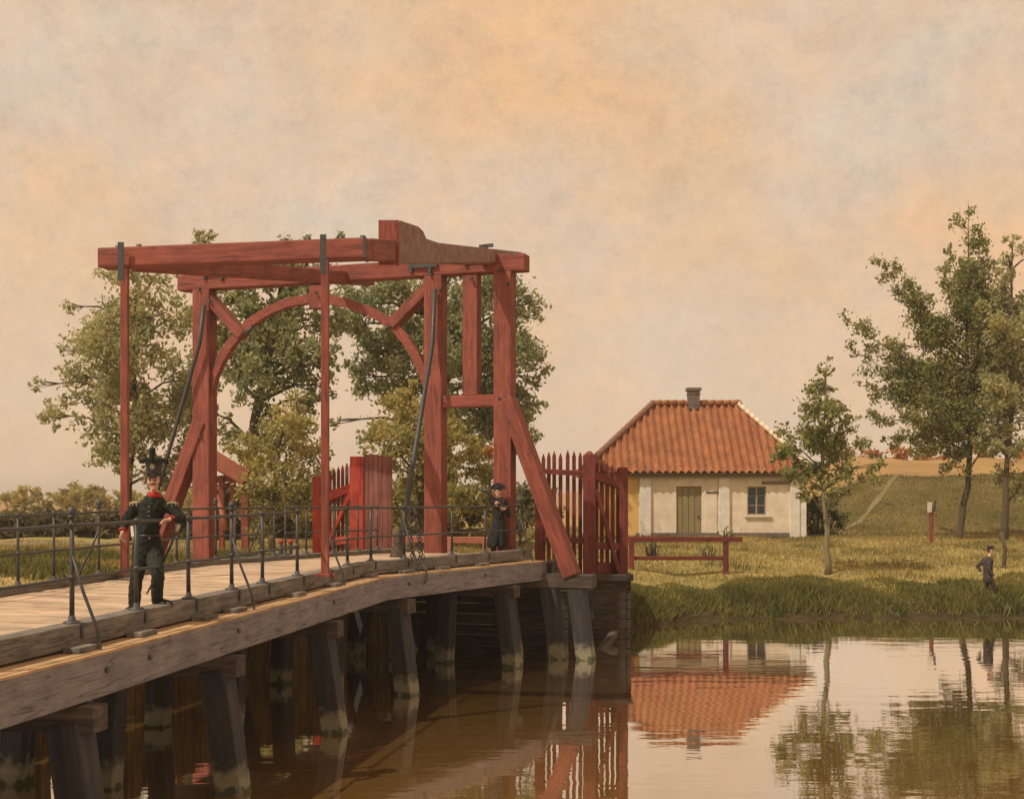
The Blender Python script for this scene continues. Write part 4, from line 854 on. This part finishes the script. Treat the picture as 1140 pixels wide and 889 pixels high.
for a_, e_ in ((al, O(146.5, 679, -.17)), (ar, O(191, 671.5, -.10))):
    MB().cap(a_+Vector((0, 0, .02)), a_-Vector((0, 0, .045)), .07, .07).cap(a_-Vector((0, 0, .045)), e_, .066, .055).remesh('boot', 'boot', of, .01, 2)
MB().lathe(O(172, 553.5, .0), [(.105, 0), (.088, .045), (.080, .075), (.076, .075)], 18).build('collar', 'collar', jk)
for e_, w_ in ((el, wl), (er, wr)): MB().tube([e_.lerp(w_, .74), e_.lerp(w_, .76), e_.lerp(w_, .9), e_.lerp(w_, .91)], [.050, .056, .052, .046], 12).build('cuff', 'collar', jk)
for px in (151, 190):
    e_ = MB().ball(O(px, 559.5, .03), .085, (1, .9, .32), 12, 8)
    for k in range(10): t = 2*math.pi*k/10; q = O(px, 559.5, .03)+Vector((.085*math.cos(t), .075*math.sin(t), 0)); e_.cap(q, q-Vector((0, 0, .06)), .012, .009, 5)
    e_.build('epaulette', 'brass', jk)
bt = MB()
for k in range(9):
    t = 2*math.pi*k/8
pts = [O(165, 596, .02)+Vector((.155*math.cos(2*math.pi*k/16), .155*math.sin(2*math.pi*k/16), 0)) for k in range(17)]
bt.tube(pts, .018, 6, cap=False); bt.build('belt', 'boot', jk)
MB().beam(O(149.5, 585, -.11), O(151, 597, -.125), .04, .02, up=(0, 1, 0)).build('strap', 'strap', jk, .005)
for k in range(6): MB().ball(O(170-k*.6, 564+k*5, -.155+.008*k), .010, n=8, m=6).build('button', 'brass', jk)
sh = MB(); hb = hc+up*.085
sh.lathe(hb, [(.108, 0), (.108, .02), (.104, .08), (.118, .16), (.138, .205), (.142, .215), (.13, .22), (.02, .225)], 22)
sk = sh.build('shako', 'boot', of)
vz = MB(); v0 = hb+Vector(fdir)*.09; vz.prism([v0+rt*x*1+Vector(fdir)*y-up*(.02+y*.3) for x, y in ((-.085, -.02), (-.07, .04), (-.03, .07), (.03, .07), (.07, .04), (.085, -.02))], up*.012).build('peak', 'boot', sk)
pm = MB().cap(hb+Vector(fdir)*.12+up*.2, hb+Vector(fdir)*.12+up*.32, .035, .045, 10); pm.ball(hb+Vector(fdir)*.12+up*.33, .05, n=10, m=8); pm.build('plume', 'coat_green', sk)
fe = MB()
for k in range(26):
    t = 2*math.pi*k/26; q = hb+rt*.14*math.cos(t)+Vector((0, 1, 0))*.14*math.sin(t)+up*.21; d_ = (q-hb-up*.21).normalized(); fe.tube([q-d_*.02, q+d_*.035-up*.01, q+d_*.045-up*.06], [.018, .016, .006], 5)
fe.build('feather_trim', 'coat_green', sk)
MB().ball(hb+Vector(fdir)*.115+up*.11, .035, (1, .5, 1.2), 10, 8).build('badge', 'brass', sk)
sa = thing('sabre', O(178, 625, .1), 'thin curved sabre in dark scabbard hanging behind the officer in the shako', 'sabre')
MB().tube([O(196, 590, .04), O(188, 608, .08), O(178, 628, .12), O(167, 648, .16), O(159, 662, .18)], [.018, .018, .017, .015, .011], 8).build('scabbard', 'iron', sa)
MB().tube([O(196, 590, .04), O(199, 584, .02)], .016, 8).tube([O(195, 591, .04), O(199, 590, -.02), O(201, 585, -.02), O(199, 583, .02)], .009, 6).build('hilt', 'brass', sa)
# --- man in the long coat
my = 33.05; MS = F/my
def Q(px, py, dy=0): return Vector((XA(px, my), my+dy, EYE+(HY-py)/F*my))
mz = kz(my)-.125
ma = thing('person', (XA(555, my), my, mz), 'person in long black coat and black cocked hat by the right portal post', 'person')
hc = Q(554.5, 547.5); fdir = Vector((-.25, -1, .02))
b_ = MB(); rot, rt, up = head(b_, hc, fdir, .98); b_.cap(Q(555, 551), Q(555, 556), .055, .065); b_.cap(Q(555, 560), Q(555, 585), .14, .13)
b_.cap(Q(549, 561), Q(562, 561), .06, .06)
e1, w1 = Q(546.5, 555, -.12), Q(551, 560, -.24); e2, w2 = Q(566, 573, .0), Q(563, 566, -.2)
b_.cap(Q(549, 560), e1, .055, .042); b_.cap(e1, w1, .04, .028); b_.cap(Q(561.5, 560), e2, .055, .042); b_.cap(e2, w2, .04, .028)
hand(b_, w2, (-.6, -.3, .35), (.3, 0, 1), .011, (-.2, .3, -.8)); hand(b_, w1, (.7, -.2, .35), (.2, .1, 1), .011, (.2, .4, -.6))
fz = mz
a1, a2 = Vector((XA(549.5, my), my+.05, fz+.09)), Vector((XA(557.5, my), my-.05, fz+.09))
k1, k2 = Q(550.5, 598, -.03), Q(557.5, 598, -.08)
b_.cap(Q(552, 585), k1, .09, .06); b_.cap(k1, a1, .06, .04); b_.cap(Q(558, 585), k2, .09, .06); b_.cap(k2, a2, .06, .04)
bo = b_.remesh('body', 'skin', ma, .011, 3); face_bits(bo, hc, fdir, .98)
MB().ball(hc-Vector(fdir).normalized()*.03+up*.03, .105, (.8, .9, 1.0), 14, 10, rot).build('hair', 'hair', bo)
co = MB(); co.cap(Q(555.5, 560), Q(555, 572), .17, .155); co.cap(Q(555, 572), Q(555.5, 582), .155, .16); co.cap(Q(549.5, 560.5), Q(561.5, 560.5), .075, .075)
for k in range(12):
    t = 2*math.pi*k/12; tt = Q(555.5, 580)+Vector((.10*math.cos(t), .09*math.sin(t), 0)); bb = Q(551.5 if math.cos(t) < 0 else 556, 606)+Vector((.15*math.cos(t)-.02, .16*math.sin(t), 0)); co.cap(tt, bb, .085, .07)
co.cap(Q(549, 560), e1, .08, .065); co.cap(e1, e1.lerp(w1, .85), .062, .052); co.cap(Q(561.5, 560), e2, .08, .065); co.cap(e2, e2.lerp(w2, .85), .062, .052)
jk = co.remesh('overcoat', 'coat_black', ma, .014, 3, folds=.013)
tr = MB(); tr.cap(k1, a1, .085, .07); tr.cap(k2, a2, .085, .07); tr.remesh('trousers', 'coat_black', ma, .014, 2, folds=.013)
for a_ in (a1, a2): MB().cap(a_-Vector((0, 0, .04)), a_+Vector((-.03, -.16, -.05)), .05, .038).remesh('boot', 'boot', ma, .012, 2)
MB().tube([Q(560.5, 556, -.1), Q(558, 566, -.19), Q(555, 576, -.18)], .018, 6).build('strap', 'coat_brown', jk)
ht = MB(); q = hc+up*.075; ht.ball(q+up*.03, .115, (.95, 1.0, .75), 14, 8)
hat = []
for k in range(13): t = -1+2*k/12; hat.append((t*.215, .035+.12*math.sqrt(max(0, 1-t*t))-.02*abs(t)))
poly = [q+rt*x+up*z-Vector((0, .05, 0)) for x, z in hat]+[q+rt*x+up*(-.0+.0*x) -Vector((0, .05, 0)) for x in (.17, .08, 0, -.08, -.17)]
ht.prism(poly, Vector((0, .03, 0))); ht.prism([p+Vector((0, .12, .015)) for p in poly], Vector((0, .03, 0))); ht.build('cocked_hat', 'coat_black', ma, .008)
tag(MB().tube([Q(532.5, 543.5, -.25), Q(540, 547, -.25), Q(547, 551, -.24), Q(556, 558.5, -.26)], [.035, .028, .024, .022], 8).build('walking_stick', 'boot'), 'dark stick held up at the shoulder of the coated man on the bridge', 'stick')
# --- walker
wy = 46.4; 
def Wp(px, py, dy=0): return Vector((XA(px, wy), wy+dy, EYE+(HY-py)/F*wy))
gzw = float(ground(XA(1101, wy), wy)); dz = gzw-(EYE+(HY-653)/F*wy)
def Wp(px, py, dy=0): return Vector((XA(px, wy), wy+dy, EYE+(HY-py)/F*wy+dz))
wa = thing('person', (XA(1101, wy), wy, gzw), 'person in dark clothes and cap walking along the right bank', 'person')
hc = Wp(1102.5, 604.5); fdir = Vector((1, -.35, -.08))
b_ = MB(); rot, rt, up = head(b_, hc, fdir, 1.0); b_.cap(Wp(1102, 608), Wp(1101, 612), .055, .07); b_.cap(Wp(1100, 616), Wp(1100, 630), .15, .13); b_.cap(Wp(1100, 614, -.17), Wp(1100, 614, .17), .06, .06)
e1, w1 = Wp(1098, 625, -.24), Wp(1103, 632, -.26); e2, w2 = Wp(1090.5, 622, .2), Wp(1093.5, 628, .12)
b_.cap(Wp(1100, 614, -.18), e1, .055, .042); b_.cap(e1, w1, .04, .028); b_.cap(Wp(1099, 614, .18), e2, .055, .042); b_.cap(e2, w2, .04, .028)
hand(b_, w1, (.5, 0, -1), (0, 1, 0), .011, (.4, 0, -.6)); hand(b_, w2, (-.3, 0, -1), (0, 1, 0), .011, (.4, 0, -.6))
k1, a1 = Wp(1104, 640, -.09), Wp(1107.5, 650.5, -.09); k2, a2 = Wp(1099.5, 641, .09), Wp(1098, 651, .09)
b_.cap(Wp(1100, 632, -.08), k1, .09, .06); b_.cap(k1, a1, .06, .04); b_.cap(Wp(1100, 632, .08), k2, .09, .06); b_.cap(k2, a2, .06, .04)
bo = b_.remesh('body', 'skin', wa, .014, 3); face_bits(bo, hc, fdir)
MB().ball(hc-Vector(fdir).normalized()*.03+up*.02, .105, (.8, .9, 1.0), 14, 10, rot).build('hair', 'hair', bo)
co = MB(); co.cap(Wp(1100, 616), Wp(1100, 630), .19, .17); co.cap(Wp(1100, 630), Wp(1100, 637), .17, .18); co.cap(Wp(1100, 614, -.17), Wp(1100, 614, .17), .085, .085)
co.cap(Wp(1100, 614, -.18), e1, .085, .068); co.cap(e1, e1.lerp(w1, .85), .065, .055); co.cap(Wp(1099, 614, .18), e2, .085, .068); co.cap(e2, e2.lerp(w2, .85), .065, .055)
co.remesh('jacket', 'coat_brown', wa, .016, 3, folds=.013)
tr = MB(); tr.cap(Wp(1100, 634, -.08), k1, .115, .085); tr.cap(k1, a1, .085, .07); tr.cap(Wp(1100, 634, .08), k2, .115, .085); tr.cap(k2, a2, .085, .07); tr.remesh('trousers', 'coat_brown', wa, .016, 2, folds=.013)
for a_ in (a1, a2): MB().cap(a_-Vector((0, 0, .03)), a_+Vector((.17, 0, -.05)), .055, .04).remesh('boot', 'boot', wa, .014, 2)
q = hc+up*.07; MB().lathe(q, [(.105, 0), (.11, .04), (.13, .09), (.11, .12), (.02, .13)], 16).beam(q+Vector((.08, -.03, .01)), q+Vector((.19, -.06, -.01)), .14, .015).build('cap', 'boot', wa)
# ------------------------------------------------------------------ light, sky, camera
SUN_AZ, SUN_EL = R(-127), R(52)          # azimuth from +Y towards +X: the sun stands to the left, a little behind the viewer
sd_ = Vector((math.sin(SUN_AZ)*math.cos(SUN_EL), math.cos(SUN_AZ)*math.cos(SUN_EL), math.sin(SUN_EL)))
L = bpy.data.lights.new('sun', 'SUN'); L.energy = 3.6; L.angle = R(.6); L.color = (1, .91, .76); lo = bpy.data.objects.new('sun', L); COL.objects.link(lo); lo.location = (-30, -10, 40)
lo.rotation_euler = sd_.to_track_quat('Z', 'Y').to_euler()
wd = bpy.data.worlds.new('World'); sc.world = wd; wd.use_nodes = True; nt = wd.node_tree; bg = nt.nodes['Background']; out = nt.nodes['World Output']
sky = nt.nodes.new('ShaderNodeTexSky'); sky.sky_type = 'NISHITA'; sky.sun_disc = False; sky.sun_elevation = SUN_EL; sky.sun_rotation = SUN_AZ; sky.dust_density = 4
nt.links.new(sky.outputs[0], bg.inputs[0]); bg.inputs[1].default_value = .10
# thin high cloud, warm peach with grey lilac drifts
tc = nt.nodes.new('ShaderNodeTexCoord')
def wn(scale, detail, rough, sc3):
    mp = nt.nodes.new('ShaderNodeMapping'); mp.inputs['Scale'].default_value = sc3; nt.links.new(tc.outputs['Generated'], mp.inputs[0])
    n = nt.nodes.new('ShaderNodeTexNoise'); n.inputs['Scale'].default_value = scale; n.inputs['Detail'].default_value = detail; n.inputs['Roughness'].default_value = rough; nt.links.new(mp.outputs[0], n.inputs['Vector']); return n.outputs['Fac']
def ramp(fac, cols, lo_=.35, hi_=.65):
    r = nt.nodes.new('ShaderNodeValToRGB'); e = r.color_ramp.elements; e[0].position = lo_; e[1].position = hi_; e[0].color = (*cols[0], 1); e[1].color = (*cols[-1], 1)
    for i, c in enumerate(cols[1:-1]): k = e.new(lo_+(hi_-lo_)*(i+1)/(len(cols)-1)); k.color = (*c, 1)
    nt.links.new(fac, r.inputs[0]); return r.outputs[0]
big = ramp(wn(3.3, 7, .62, (1, 1, 1.3)), [(.69, .575, .455), (.74, .555, .395), (.77, .53, .335), (.80, .51, .285)])
fine_ = ramp(wn(42, 10, .9, (1, 1, 1.15)), [(.80, .80, .83), (1, .99, .98), (1.15, 1.11, 1.08)], .28, .72)
mid = ramp(wn(15, 6, .7, (1, 1, 1.2)), [(.93, .935, .955), (1, 1, 1), (1.08, 1.02, .96)], .33, .67)
colr = mixc(nt, mixc(nt, big, fine_, 1.0, 'MULTIPLY'), mid, 1.0, 'MULTIPLY')
sx = nt.nodes.new('ShaderNodeSeparateXYZ'); nt.links.new(tc.outputs['Generated'], sx.inputs[0])
mrh = nt.nodes.new('ShaderNodeMapRange'); mrh.interpolation_type = 'SMOOTHSTEP'; mrh.inputs[1].default_value = .0; mrh.inputs[2].default_value = .27; mrh.inputs[3].default_value = .5; mrh.inputs[4].default_value = 0; nt.links.new(sx.outputs['Z'], mrh.inputs[0])
colr = mixc(nt, colr, (.81, .61, .43), mrh.outputs[0])
bg2 = nt.nodes.new('ShaderNodeBackground'); nt.links.new(colr, bg2.inputs[0]); bg2.inputs[1].default_value = 1.04
mx = nt.nodes.new('ShaderNodeMixShader'); mx.inputs[0].default_value = .96; nt.links.new(bg.outputs[0], mx.inputs[1]); nt.links.new(bg2.outputs[0], mx.inputs[2]); nt.links.new(mx.outputs[0], out.inputs[0])
cd = bpy.data.cameras.new('camera'); cam = bpy.data.objects.new('camera', cd); COL.objects.link(cam); cam.location = (0, 0, EYE); cam.rotation_euler = (R(90), 0, 0)
cd.sensor_width = 36; cd.sensor_fit = 'HORIZONTAL'; cd.lens = 36*F/1140; cd.shift_y = (HY-444.5)/1140; cd.clip_end = 5000; cd.clip_start = .1; sc.camera = cam
sc.render.engine = 'CYCLES'; sc.view_settings.view_transform = 'Standard'; sc.view_settings.look = 'None'; sc.view_settings.exposure = 0; sc.view_settings.gamma = 1
sc.render.resolution_x, sc.render.resolution_y = 1024, 798

mh, nth, bh, oh = new_mat('warm_air'); nth.nodes.remove(bh); pv = nth.nodes.new('ShaderNodeVolumePrincipled')
pv.inputs['Color'].default_value = (.95, .90, .82, 1); pv.inputs['Density'].default_value = .0006; pv.inputs['Anisotropy'].default_value = .2
nth.links.new(pv.outputs[0], oh.inputs['Volume'])
M['air'] = mh
hb_ = MB(); hb_.add([(x, y, z) for z in (EYE-8.5, 24) for x, y in ((-1600, -90), (1600, -90), (1600, 2600), (-1600, 2600))], [(0, 1, 2, 3), (7, 6, 5, 4), (0, 4, 5, 1), (1, 5, 6, 2), (2, 6, 7, 3), (3, 7, 4, 0)])
hz_ = hb_.build('haze', 'air'); hz_['kind'] = 'stuff'; hz_['label'] = 'thin warm haze in the air'; hz_['category'] = 'haze'
